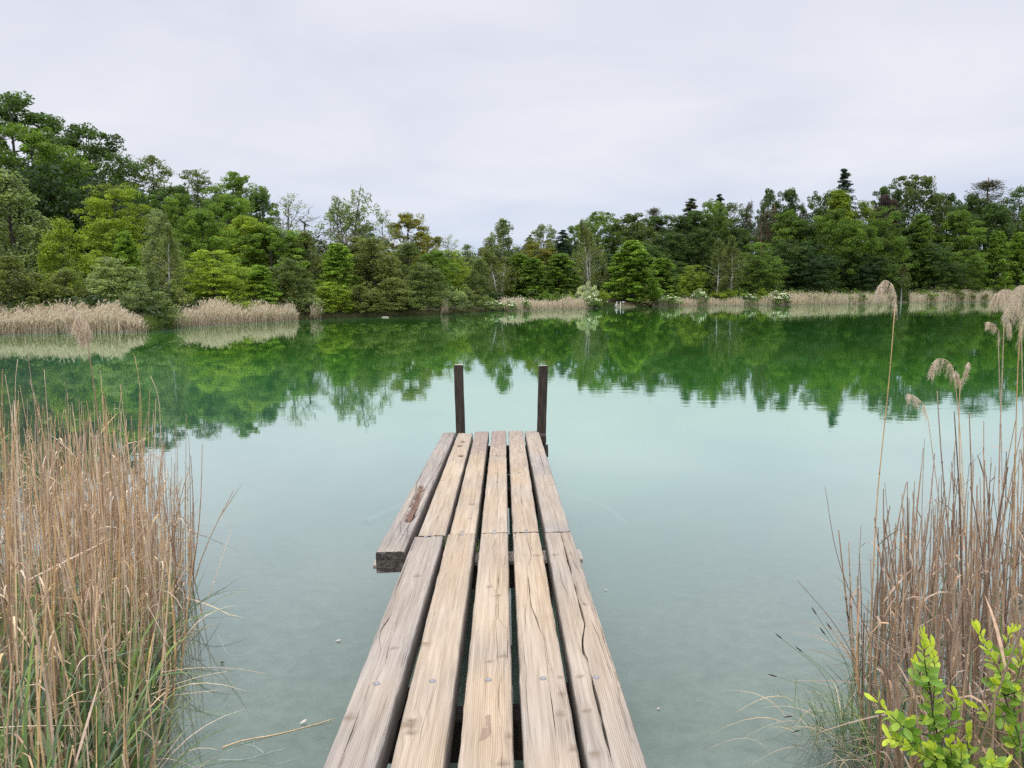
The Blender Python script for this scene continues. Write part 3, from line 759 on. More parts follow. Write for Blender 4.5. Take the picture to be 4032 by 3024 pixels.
def proto_spruce(seed, h=18, w=5.5, levels=60, per=5, sparse=1.0, clear=.1):
    r = np.random.default_rng(seed); B = MB(); cl = []
    T = trunk_line(h, r, .006, .02); rad = np.interp(T[:, 2], [0, h], [.2, .01]); B.tube(T, rad, 6)
    for k in range(levels):
        f = (k + .5) / levels; z = h * (clear + (.985 - clear) * f); rw = w / 2 * (1 - f) ** .85 + .12
        a0 = r.random() * 6.28
        for j in range(per):
            if r.random() > sparse: continue
            a = a0 + j * 6.283 / per + .25 * r.normal(); ln = rw * (.7 + .45 * r.random())
            z2 = z + h / levels * (r.random() - .5) * 5; s = on(T, min(z2, h * .995)); e = s + [ln * math.cos(a), ln * math.sin(a), -.38 * ln]
            B.tube(bend(s, e, 4, .0, 0, r), np.linspace(.025, .006, 4), 3, cap=False)
            for q_ in (.35, .65, .95):
                cl.append((s + (e - s) * q_ + [0, 0, -.06], (.18 + .28 * ln * (1 - q_ * .5) * .6, .16 + .10 * ln, .20), int(26 * (.35 + .5 * ln / max(rw, .3))) + 4, a, np.clip(.5 + .15 * r.normal(), 0, 1)))
    V, Q, t = leaves(cl, seed + 1, .26, .07, up=.3, outw=.4, rnd=.9, hang=.6, shell=.1)
    return B, V, Q, t

def proto_pine(seed, h=20, w=6, clear=.45, n=64, stems=1):
    r = np.random.default_rng(seed); B = MB(); cl = []
    for st in range(stems):
        T = trunk_line(h * .97, r, .02, .08)
        if stems > 1: T[:, 0] += (st - (stems - 1) / 2) * 2.3; T[:, 2] *= 1 - .05 * st
        rad = np.interp(T[:, 2], [0, h], [.2, .04]); B.tube(T, rad, 7)
        for k in range(n // stems):
            f = r.random(); z = T[-1, 2] * (clear + (1 - clear) * f); rw = w / 2 * (1.08 - .95 * f) * (.5 + .6 * r.random()); a = r.random() * 6.28
            s = on(T, z * .96); e = s + [rw * math.cos(a), rw * math.sin(a), .25 * rw + .2]
            B.tube(bend(s, e, 5, -.08 * rw, .06, r), np.linspace(.05, .012, 5), 3, cap=False)
            for q_ in (.6, .95):
                c = s + (e - s) * q_ + r.normal(size=3) * .2
                cl.append((c, (.75 + .3 * r.random(), .6, .42), 62, a, np.clip(.5 + .17 * r.normal(), 0, 1)))
    V, Q, t = leaves(cl, seed + 1, .3, .07, up=.8, outw=.5, rnd=.7, shell=.3)
    return B, V, Q, t

def proto_dead(seed, h=12, stems=2, leafy=0):
    r = np.random.default_rng(seed); B = MB(); cl = []
    for st in range(stems):
        T = trunk_line(h * (1 - .1 * st), r, .03, .1, 12); T[:, 0] += st * 1.1
        rad = np.interp(T[:, 2], [0, h], [.17, .02]); B.tube(T, rad, 6)
        for k in range(16):
            z = T[-1, 2] * (.45 + .53 * r.random()); a = r.random() * 6.28; ln = (1.1 - z / h) * 2.6 + .5
            s = on(T, z); e = s + [ln * math.cos(a), ln * math.sin(a), ln * (.7 + .5 * r.random())]
            B.tube(bend(s, e, 6, 0, .1, r), np.linspace(.05, .012, 6), 4, cap=False)
            for j in range(5):
                q_ = .3 + .65 * r.random(); p_ = s + (e - s) * q_; e2 = p_ + r.normal(size=3) * [.5, .5, .35] + [0, 0, .35]
                B.tube(bend(p_, e2, 4, 0, .05, r), np.linspace(.022, .008, 4), 3, cap=False)
                if leafy: cl.append((e2, (.3, .3, .22), leafy, 0, .5 + .1 * r.normal()))
    if not leafy: cl.append((np.array([0, 0, h * .55]), (.5, .5, .5), 8, 0, .5))
    V, Q, t = leaves(cl, seed + 1, .24, .14)
    return B, V, Q, t

def proto_shrub(seed, h=3, w=4, n=60, nl=50, L=.2, Wd=.12):
    r = np.random.default_rng(seed); B = MB(); cl = []
    ph = r.random(3) * 6.28
    for k in range(n):
        a = r.random() * 6.28; f = r.random()
        rr = w / 2 * math.sqrt(r.random()) ; top = h * (1 - (rr / (w / 2)) ** 2 * .55) * (.82 + .12 * math.sin(2 * a + ph[0]) + .1 * math.sin(5 * a + ph[1]))
        z = top * (.15 + .85 * (1 - (1 - f) ** 2))
        e = np.array([rr * math.cos(a), rr * math.sin(a), z])
        if k % 3 == 0: B.tube(bend([e[0] * .15, e[1] * .15, -.2], e, 5, .1, .05, r), np.linspace(.03, .008, 5), 3, cap=False)
        c = .3 + .25 * r.random()
        cl.append((e, (c, c, c * .65), int(nl * (.5 + .9 * r.random())), a, np.clip(.5 + .16 * r.normal(), .05, .95)))
    V, Q, t = leaves(cl, seed + 1, L, Wd)
    return B, V, Q, t, cl

class Proto:
    def __init__(s, res, bark, leafm, top_q=0.992):
        B, V, Q, t = res[:4]
        s.trunk = B.mesh('trunk', True); s.trunk.materials.append(bark)
        s.crown = mesh('crown', V, [Q], {'tint': ('FACE', t)}); s.crown.materials.append(leafm)
        s.h = max(float(np.quantile(V[:, 2], .998)), float(max(v.co.z for v in s.trunk.vertices))); s.w = float(2 * np.quantile(np.hypot(V[:, 0], V[:, 1]), .93))
        s.blossom = None

P = {}
P['oak'] = [Proto(proto_broad(s, 18, 12, .16, 'round', 200, 95), M_BARK, M_LEAF) for s in (21, 22, 23)]
P['lush'] = [Proto(proto_broad(s, 15, 10, .05, 'full', 210, 95, lobes=20), M_BARK, M_LEAF) for s in (31, 32)]
P['slim'] = [Proto(proto_broad(s, 14, 7, .04, 'slimfull', 130, 80, lobes=13, crad=.65, spread=.48, fill=200), M_BARK, M_LEAF) for s in (41, 42)]
P['airy'] = [Proto(proto_broad(s, 16, 9, .30, 'top', 170, 64, L=.27, Wd=.17, lobes=15, crad=.75, spread=.36, fill=30), M_BARK, M_LEAF) for s in (51, 52)]
P['thin'] = [Proto(proto_broad(s, 15, 8, .4, 'top', 150, 11, L=.24, Wd=.14, lobes=14, crad=.6, spread=.45, tr=.22, fill=0), M_BARK, M_LEAF) for s in (55,)]
P['beech'] = [Proto(proto_beech(s, 15, 11), M_BARK, M_LEAF) for s in (61, 62)]
P['spike'] = [Proto(proto_beech(s, 17, 9, 230, 58, .22, flat=.6, power=.7), M_BARK, M_LEAF) for s in (65,)]
P['birch'] = [Proto(proto_birch(s, 15, 5.5), M_BIRCH, M_LEAF) for s in (71, 72)]
P['weep'] = [Proto(proto_birch(s, 17, 8.5, 230, 44, .2, 2, droop=1.7), M_BIRCH, M_LEAF) for s in (75,)]
P['clump'] = [Proto(proto_birch(s, 16, 11, 210, 40, .25, 4, droop=1.0), M_BARK, M_LEAF) for s in (77,)]
P['alder'] = [Proto(proto_alder(s), M_BARK, M_LEAF) for s in (81, 82, 83)]
P['spruce'] = [Proto(proto_spruce(91), M_BARK, M_NEEDLE), Proto(proto_spruce(92, 20, 5.5, 54, 5, .75), M_BARK, M_NEEDLE)]
P['pine'] = [Proto(proto_pine(95), M_PINE, M_NEEDLE), Proto(proto_pine(96, 20, 8, .58, 84, 3), M_PINE, M_NEEDLE)]
P['dead'] = [Proto(proto_dead(97, 12, 2), M_PALEBARK, M_LEAF), Proto(proto_dead(98, 13, 1, 3), M_PALEBARK, M_LEAF)]
_sh = [proto_shrub(s) for s in (101, 102)]
P['shrub'] = [Proto(x, M_BARK, M_LEAF) for x in _sh]
def blossom_mesh(cl, seed, frac=.75):
    r = np.random.default_rng(seed); b = MB()
    for c, rad, n, yaw, tint in cl:
        if c[2] < 0.9 or r.random() > frac: continue
        for q_ in range(r.integers(5, 9)):
            d = norm(r.normal(size=3) + [0, -.35, .9]); o = np.array(c) + d * np.array(rad) * (1.1 + .25 * r.random()); s = .06 + .07 * r.random()
            a = norm(np.cross(d, [.3, .2, 1])); bb = np.cross(d, a)
            m = 9; th = np.arange(m) / m * 6.283; rr = s * (.75 + .4 * r.random(m))
            V = np.vstack([o + d * .03, o + np.cos(th)[:, None] * a * rr[:, None] + np.sin(th)[:, None] * bb * rr[:, None]])
            b.add(V, None, [(0, 1 + k, 1 + (k + 1) % m) for k in range(m)], r.random())
    me = b.mesh('blossom'); me.materials.append(M_FLOWER); return me
P['elder'] = [Proto(x, M_BARK, M_LEAF) for x in _sh]
for i, x in enumerate(_sh): P['elder'][i].blossom = blossom_mesh(x[4], 5 + i)

NAMES = {'oak': 'broadleaf_tree', 'lush': 'broadleaf_tree', 'slim': 'maple_tree', 'airy': 'broadleaf_tree', 'thin': 'alder_tree', 'beech': 'beech_tree', 'spike': 'beech_tree',
         'birch': 'birch_tree', 'weep': 'birch_tree', 'clump': 'birch_tree', 'alder': 'alder_tree', 'spruce': 'spruce_tree', 'pine': 'pine_tree', 'dead': 'dead_tree',
         'shrub': 'shrub', 'elder': 'flowering_shrub'}
CATS = {'shrub': 'shrub', 'elder': 'shrub'}
_cnt = {}
def tree(px, ytop, wpx, b, kind, col, label, group=None, var=None):
    k = _cnt.get(kind, 0); _cnt[kind] = k + 1
    ps = P[kind]; p = ps[(k if var is None else var) % len(ps)]
    sp = shore_pt(px); az = sp[:2] / np.hypot(*sp[:2]); D = np.hypot(*sp[:2]) + b
    d = ray(px, (ytop + 1170) / 2); az = d[:2] / np.hypot(d[0], d[1]); x, y = az * D
    t_ = ray(px, ytop); zt = H + t_[2] / np.hypot(t_[0], t_[1]) * D
    z0 = max(gz(x, y), 0.0); h = zt - z0
    fwd = y * CP; w = wpx * fwd / FPX
    o = empty(NAMES[kind], (x, y, z0), label, CATS.get(kind, 'tree'), group)
    o.rotation_euler = (0, 0, R.random() * 6.28)
    o.scale = (w / p.w, w / p.w, h / p.h)
    for nm, me in (('trunk', p.trunk), ('crown', p.crown), ('blossom', p.blossom)):
        if me is None: continue
        c = bpy.data.objects.new(nm, me); COL.objects.link(c); c.parent = o
        if nm == 'crown':
            j = GREEN * (1 + .10 * (R.random() - .5)); j *= 1.14 if px < 1900 else (1.0 if px < 2650 else .88); c.color = (col[0] * j, col[1] * j, col[2] * j, 1)
    return o

DK = (.032, .056, .013); MID = (.055, .090, .014); YG = (.092, .124, .014); BR = (.074, .118, .016); OL = (.066, .082, .024)
GR = (.078, .100, .042); BZ = (.085, .085, .014); BLU = (.018, .036, .02); PUR = (.030, .020, .022); PIN = (.042, .046, .022)
LG = (.10, .122, .052); DOL = (.046, .062, .018); VD = (.016, .034, .010)
FOREST = [
 # left shore, front
 (50, 680, 430, 12, 'alder', GR, 'tall grey-green bushy tree at the left edge of the far shore'),
 (245, 862, 250, 9, 'alder', YG, 'bright yellow-green domed tree beside the tall grey-green tree'),
 (40, 1010, 300, 4, 'alder', OL, 'low olive bushy tree right behind the left end of the reeds'),
 (265, 1060, 260, 5, 'alder', OL, 'olive bush under the bright yellow-green domed tree'),
 (440, 1015, 290, 7, 'alder', LG, 'pale silvery-green willow bush behind the first reed bed'),
 (560, 1120, 230, 4, 'alder', GR, 'low grey-green bush above the gap between the two left reed beds'),
 (668, 1100, 170, 5, 'shrub', OL, 'low bush at the foot of the slender white-stemmed birch'),
 (662, 878, 120, 8, 'birch', OL, 'slender young birch with a bright white stem at the left reeds'),
 (845, 985, 270, 7, 'beech', YG, 'yellow-green layered hornbeam behind the second reed bed'),
 (500, 915, 130, 15, 'slim', BR, 'small bright green maple below the layered yellow beech'),
 (470, 728, 280, 30, 'beech', YG, 'large layered yellow-green beech halfway up the left slope'),
 (630, 830, 230, 18, 'alder', GR, 'grey-green tree directly behind the slender white-stemmed birch'),
 (700, 765, 180, 32, 'lush', MID, 'rounded mid-green tree right of the large layered beech'),
 (800, 825, 240, 18, 'lush', MID, 'green tree with two thin grey stems on the left slope'),
 (905, 765, 230, 32, 'lush', MID, 'mid-green tree under the spiky-topped beech'),
 (970, 855, 240, 20, 'lush', YG, 'yellowish broad tree above the yellow-green hornbeam'),
 (1075, 890, 290, 16, 'lush', MID, 'broad leafy green tree above the right end of the second reed bed'),
 (1015, 1045, 150, 5, 'slim', BR, 'fresh green sapling between the hornbeam and the dark grey bush'),
 (1130, 1020, 230, 5, 'alder', DOL, 'dark grey-green bush behind the right end of the second reed bed'),
 (1210, 1155, 130, 1.5, 'shrub', GR, 'rounded grey-green bush at the water just right of the second reed bed'),
 (1130, 1075, 120, 4, 'alder', OL, 'brownish thin-leaved bush left of the rounded waterside bush'),
 (930, 1140, 160, 3.5, 'shrub', YG, 'small yellow-green bush poking over the second reed bed'),
 # left slope, back
 (75, 372, 400, 75, 'airy', DK, 'tallest dark tree on the skyline at the left edge'),
 (150, 505, 330, 58, 'oak', MID, 'sunlit olive-green crown below the tallest dark tree'),
 (255, 472, 190, 82, 'airy', DK, 'open-crowned dark tree right of the tallest skyline tree'),
 (355, 500, 300, 64, 'airy', DK, 'big dark tree with a bare straight trunk showing through its crown'),
 (300, 640, 240, 66, 'oak', DK, 'dark crown left of the tree with the straight bare trunk'),
 (480, 605, 220, 78, 'spike', DK, 'dark spiky skyline tree on the left slope, left of its twin'),
 (610, 620, 210, 80, 'spike', DOL, 'dark spiky skyline tree with airy twigs, right of its twin'),
 (785, 672, 190, 68, 'spike', DOL, 'olive beech with upswept spiky top on the left skyline'),
 (940, 685, 240, 62, 'oak', MID, 'rounded oak closing the left skyline before the bare alder'),
 (1035, 755, 150, 50, 'lush', DK, 'dark leafy tree between the rounded oak and the bare alder'),
 (690, 735, 180, 60, 'oak', DK, 'dark tree filling the dip in the left skyline'),
 (370, 800, 300, 46, 'lush', VD, 'very dark tree in the hollow of the left slope'),
 (180, 690, 320, 46, 'lush', DK, 'deep green tree behind the tall grey-green bushy tree'),
 (560, 760, 220, 52, 'oak', MID, 'green crown behind the large layered beech'),
 (850, 780, 200, 50, 'lush', DK, 'dark green tree behind the green tree with two thin stems'),
 (1128, 762, 190, 26, 'thin', LG, 'nearly leafless alder with a dark crooked trunk on the left skyline'),
 (1238, 835, 110, 15, 'dead', LG, 'dead tree with two bleached bare trunks'),
 (1365, 725, 330, 28, 'clump', GR, 'tall feathery birch clump standing alone against the sky'),
 (1497, 822, 110, 27, 'dead', LG, 'bare pale tree just right of the tall feathery birch clump'),
 (1440, 890, 170, 30, 'airy', DK, 'dark small crown under the tall feathery birch clump'),
 (1605, 840, 200, 34, 'airy', BZ, 'bronze-leaved oak standing up against the sky'),
 (1690, 925, 150, 36, 'airy', BZ, 'lower bronze-green crown beside the bronze-leaved oak'),
 (1205, 910, 260, 14, 'alder', OL, 'olive alder around the dead bleached trunks'),
 (1325, 960, 170, 7, 'slim', BR, 'upright dark-green maple in the middle of the alder thicket'),
 (1410, 935, 300, 13, 'alder', OL, 'wide olive alder below the tall feathery birch clump'),
 (1485, 940, 290, 9, 'alder', OL, 'olive alder with a dark forked trunk showing'),
 (1610, 955, 270, 11, 'alder', DOL, 'alder below the bronze-leaved oak'),
 (1295, 1110, 200, 2.5, 'alder', YG, 'yellow-green bush overhanging the water below the upright maple'),
 (1420, 1125, 210, 2, 'alder', OL, 'olive bush overhanging the water in the alder thicket'),
 (1545, 1095, 260, 3, 'alder', OL, 'broad low alder touching the water near the floating pale log'),
 (1660, 1040, 220, 4, 'alder', DOL, 'dark alder bush above the pale leaning branch'),
 (1725, 985, 170, 16, 'lush', MID, 'mid-green tree right of the alder thicket'),
 (1765, 923, 100, 26, 'thin', LG, 'thin-leaved treetop in the dip of the skyline'),
 (1785, 985, 160, 18, 'beech', YG, 'yellow-green tree with a black stem in the skyline dip'),
 (1780, 1128, 140, 3, 'shrub', GR, 'round grey willow bush at the waterline left of the flowering shrubs'),
 (1850, 965, 140, 20, 'alder', GR, 'grey-green tree with thin stems left of the airy birch'),
 (1885, 1020, 130, 9, 'alder', DOL, 'dull green bush with bare stems left of the white birch trunk'),
 (1850, 1120, 140, 4, 'shrub', OL, 'olive bush between the grey willow bush and the flowering shrubs'),
 # centre
 (1978, 853, 170, 22, 'birch', GR, 'tall airy birch with a white trunk in the middle of the far shore'),
 (1925, 935, 150, 24, 'alder', OL, 'olive crown left of the tall airy birch'),
 (1968, 985, 210, 13, 'weep', OL, 'drooping olive birch in front of the tall airy birch'),
 (2048, 1000, 150, 12, 'slim', MID, 'green tree on a thin pale stem right of the airy birch'),
 (2090, 1015, 150, 10, 'slim', MID, 'green maple with bare lower stems near the white-flowered shrub'),
 (2135, 885, 120, 46, 'airy', LG, 'pale airy treetop left of the small dark spruce'),
 (2083, 925, 120, 50, 'spruce', BLU, 'half-hidden spruce tip beside the pale airy treetop'),
 (2112, 948, 170, 20, 'beech', BZ, 'bronze-yellow beech on a tall bare stem'),
 (2222, 905, 170, 42, 'spruce', BLU, 'small dark conical spruce standing clear in the centre skyline'),
 (2205, 1000, 170, 13, 'slim', MID, 'green tree with a leaning pale trunk in the centre'),
 (2170, 965, 130, 18, 'birch', OL, 'olive birch between the bronze-yellow beech and the spruce'),
 (2345, 838, 200, 46, 'oak', MID, 'round-topped oak behind the big weeping birch'),
 (2262, 885, 110, 45, 'airy', MID, 'open crown left of the round-topped oak'),
 (2328, 865, 170, 15, 'weep', OL, 'big weeping birch with curved white limbs'),
 (2470, 845, 210, 42, 'lush', DOL, 'dark olive crown right of the big weeping birch'),
 (2572, 810, 110, 46, 'pine', PIN, 'pine with a bent trunk rising above the centre woods'),
 (2590, 850, 230, 44, 'oak', DK, 'dark crown around the pine with the bent trunk'),
 (2485, 948, 200, 6.5, 'slim', BR, 'vivid green broad-skirted tree above the white ladder'),
 (2612, 1018, 140, 7, 'slim', MID, 'slender-stemmed maple right of the vivid green tree'),
 (2650, 915, 180, 30, 'lush', DK, 'dark tree behind the slender-stemmed maple'),
 (2400, 1000, 200, 24, 'lush', VD, 'very dark tree behind the vivid green tree'),
 (2540, 960, 210, 26, 'lush', DK, 'deep green tree between the vivid green tree and the bent pine'),
 (2312, 1108, 90, 3.5, 'shrub', (.20, .22, .15), 'silvery white-green hawthorn bush below the weeping birch'),
 (2725, 1045, 120, 8, 'beech', YG, 'small yellow-green beech left of the two birches'),
 (2665, 1030, 150, 17, 'beech', DK, 'dark layered beech behind the small yellow-green beech'),
 # right
 (2712, 780, 190, 46, 'spruce', PIN, 'ragged conifer with a bent-over top'),
 (2735, 830, 200, 38, 'lush', DK, 'dark tree under the ragged bent conifer'),
 (2805, 792, 170, 40, 'oak', MID, 'green oak right of the ragged bent conifer'),
 (2822, 764, 150, 50, 'spruce', BLU, 'thin spruce tip poking above the green oak'),
 (2885, 802, 160, 44, 'spike', DOL, 'fine-twigged beech left of the pale-trunked larch'),
 (2944, 773, 60, 43, 'pine', PIN, 'thin larch with a long pale trunk'),
 (3022, 800, 120, 34, 'pine', PIN, 'group-like pine crown on bare orange trunks', 1),
 (3015, 747, 95, 48, 'oak', DK, 'dark crown just behind the orange-trunked pines'),
 (3092, 748, 130, 48, 'oak', DK, 'high dark crown right of the orange-trunked pines'),
 (3158, 780, 70, 47, 'pine', PIN, 'sparse dark pine between two crowns on the right skyline'),
 (3095, 830, 170, 28, 'lush', MID, 'mid-green tree right below the orange-trunked pines'),
 (2828, 935, 100, 5, 'birch', OL, 'left one of the two white-stemmed birches on the far shore'),
 (2884, 928, 110, 5, 'birch', OL, 'right one of the two white-stemmed birches on the far shore'),
 (2990, 955, 190, 9, 'beech', MID, 'broad layered tree right of the two birches'),
 (3095, 945, 200, 16, 'beech', DK, 'dark layered tree below the orange-trunked pines'),
 (3190, 965, 210, 11, 'beech', VD, 'very dark grey-green yew-like tree at the right shore'),
 (3240, 755, 150, 44, 'oak', DK, 'dark crown left of the tall pointed spruce'),
 (3306, 666, 190, 58, 'spruce', BLU, 'tall pointed sparse spruce, highest tip on the right skyline', 1),
 (3300, 752, 170, 36, 'slim', YG, 'yellow-green tree in front of the tall pointed spruce'),
 (3392, 792, 130, 38, 'airy', YG, 'light yellow-green crown right of the tall pointed spruce'),
 (3270, 830, 200, 24, 'lush', MID, 'broad green tree below the yellow-green tree'),
 (3360, 870, 190, 22, 'lush', MID, 'leafy green tree left of the purple beech'),
 (3478, 768, 120, 40, 'lush', PUR, 'purple-black copper beech on the right slope'),
 (3482, 815, 170, 24, 'beech', MID, 'layered olive tree just in front of the copper beech'),
 (3605, 693, 250, 48, 'oak', DOL, 'huge rounded crown on the right skyline'),
 (3488, 735, 130, 54, 'airy', DK, 'pale-edged crown between the copper beech and the huge rounded crown'),
 (3725, 765, 150, 46, 'oak', DK, 'shoulder crown right of the huge rounded crown'),
 (3612, 845, 130, 20, 'slim', MID, 'upright grey-green tree below the huge rounded crown'),
 (3765, 830, 210, 27, 'lush', MID, 'wide sunlit green tree in the right-hand woods'),
 (3884, 698, 210, 48, 'pine', PIN, 'broad brownish pine on the right skyline'),
 (3815, 765, 150, 52, 'lush', DK, 'dark crown left of the broad brownish pine'),
 (4005, 738, 170, 50, 'spike', DK, 'dark feathery beech at the right edge of the skyline'),
 (3922, 912, 110, 11, 'slim', BR, 'bright green upright tree near the right edge'),
 (4012, 918, 110, 13, 'slim', BR, 'bright green tree cut by the right edge of the photo'),
 (3905, 805, 210, 32, 'lush', DK, 'deep green tree below the broad brownish pine'),
 (3790, 985, 150, 11, 'lush', MID, 'leafy green tree low on the right shore'),
 (3552, 1035, 85, 1.5, 'birch', OL, 'small drooping birch standing in the gap of the right reed bed'),
 (3455, 1005, 150, 12, 'lush', DK, 'dark rounded tree left of the small drooping birch'),
 (3375, 1000, 170, 17, 'beech', VD, 'very dark layered tree below the copper beech'),
 (3680, 965, 190, 14, 'beech', DK, 'dark layered tree right of the small drooping birch'),
 (4060, 800, 170, 30, 'lush', MID, 'green tree behind the right-edge bright tree'),
 (3140, 865, 170, 26, 'lush', DK, 'dark tree in the middle of the right-hand woods'),
 (3560, 900, 190, 28, 'lush', DK, 'deep shaded tree behind the upright grey-green tree'),
 (2770, 900, 170, 24, 'lush', DK, 'dark tree directly behind the left white-stemmed birch'),
 (2920, 900, 170, 26, 'lush', DK, 'dark tree behind the right white-stemmed birch'),
 (2270, 1000, 160, 26, 'lush', DK, 'dark tree behind the silvery hawthorn bush'),
 (2060, 1040, 170, 30, 'lush', VD, 'shaded tree behind the thin pale stems in the centre'),
 (1940, 1060, 160, 32, 'lush', VD, 'shaded tree behind the white birch trunk in the centre'),
]
for t in FOREST:
    tree(*t[:7], var=t[7] if len(t) > 7 else None)
EL = (.075, .115, .03)
for (px, yt, w, b, lb) in [
    (1945, 1178, 75, 1.6, 'cream-flowered elder at the left end of the centre reeds'), (2000, 1185, 70, 1.8, 'elder with few flowers second from the left in the centre'),
    (2063, 1174, 50, 1.6, 'small round elder densely covered in white flowers'), (2325, 1160, 85, 2.0, 'elder bush with white umbels below the silvery hawthorn'),
    (2630, 1160, 95, 2.2, 'low wide flowering elder right of the white ladder'), (2755, 1140, 60, 2.2, 'tallest white-flowered elder at the foot of the two birches'),
    (2950, 1152, 62, 2.2, 'white-flowered elder right of the two birches'), (3060, 1150, 100, 2.2, 'wide lime-green elder in flower before the long right reed bed')]:
    tree(px, yt - 4, w * 1.1, b * .35, 'elder', EL, lb, 'flowering elder shrubs on the far shore')
rs = random.Random(5)
for i, px in enumerate([2140, 2190, 2240, 2370, 2520, 2560, 2690, 2820, 2860, 2905, 3000, 3120, 3170, 3215, 3265, 3320, 3370, 3420, 3475, 3640, 3700, 3745, 3800, 3850, 3900, 3945, 3990, 4035]):
    tree(px, rs.uniform(1128, 1152), rs.uniform(60, 95), rs.uniform(3.0, 5.0), 'shrub', rs.choice([MID, YG, OL, BR]), 'low green shrub in the thicket behind the far reeds', 'low shrubs behind the far reeds')
tree(2535, 1168, 60, 1.0, 'shrub', (.10, .10, .045), 'brownish twiggy bush at the water right of the white ladder')
tree(2575, 1172, 55, 1.0, 'shrub', (.09, .10, .04), 'olive-brown bush beside the low wide flowering elder')

# far-off wood behind the named trees, reads as one dark mass
def wood_mass():
    cl = []; r = np.random.default_rng(77)
    tops = [(-500, 560), (0, 640), (350, 700), (700, 830), (1000, 880), (1150, 960), (1400, 990), (1750, 1030), (1900, 1000), (2250, 960), (2500, 900), (2900, 850), (3300, 820), (3700, 800), (4032, 800), (4500, 780)]
    tx = np.array(tops, float)
    for k in range(2600):
        px = r.uniform(-500, 4500); D0 = np.hypot(*shore_pt(np.clip(px, -300, 4400))[:2]); D = D0 + r.uniform(38, 75)
        d = ray(px, 1100); az = d[:2] / np.hypot(*d[:2]); x, y = az * D; g = gz(x, y)
        tt = ray(px, np.interp(px, tx[:, 0], tx[:, 1])); zt = H + tt[2] / np.hypot(tt[0], tt[1]) * D
        z = g + (zt - g) * (0.02 + .95 * r.random() ** .8)
        c = 1.5 + 1.3 * r.random()
        cl.append((np.array([x, y, z]), (c, c, c * .7), 80, r.random() * 6, np.clip(.4 + .15 * r.normal(), 0, 1)))
    V, Q, t = leaves(cl, 78, .42, .28)
    o = obj('woodland', mesh('woodland', V, [Q], {'tint': ('FACE', t)}), M_LEAF); o.color = (.03, .06, .015, 1)
    return tag(o, 'dark unbroken wood filling the slope behind the shore trees', kind='stuff')
wood_mass()
def undergrowth():
    cl = []; r = np.random.default_rng(79)
    for k in range(1500):
        px = r.uniform(-300, 4400); D0 = np.hypot(*shore_pt(px)[:2]); b = r.uniform(2.5, 30); D = D0 + b
        if 2385 < px < 2480 and b < 12: continue
        d = ray(px, 1150); az = d[:2] / np.hypot(*d[:2]); x, y = az * D; g = gz(x, y); c = .5 + .5 * r.random()
        cl.append((np.array([x, y, g + .2 + 1.3 * r.random() * min(1, b / 6)]), (c, c, c * .6), 34, r.random() * 6, np.clip(.45 + .17 * r.normal(), 0, 1)))
    V, Q, t = leaves(cl, 80, .34, .2)
    o = obj('undergrowth', mesh('undergrowth', V, [Q], {'tint': ('FACE', t)}), M_LEAF); o.color = (.04, .07, .018, 1)
    return tag(o, 'dark green undergrowth on the ground below the shore trees', kind='stuff')
undergrowth()

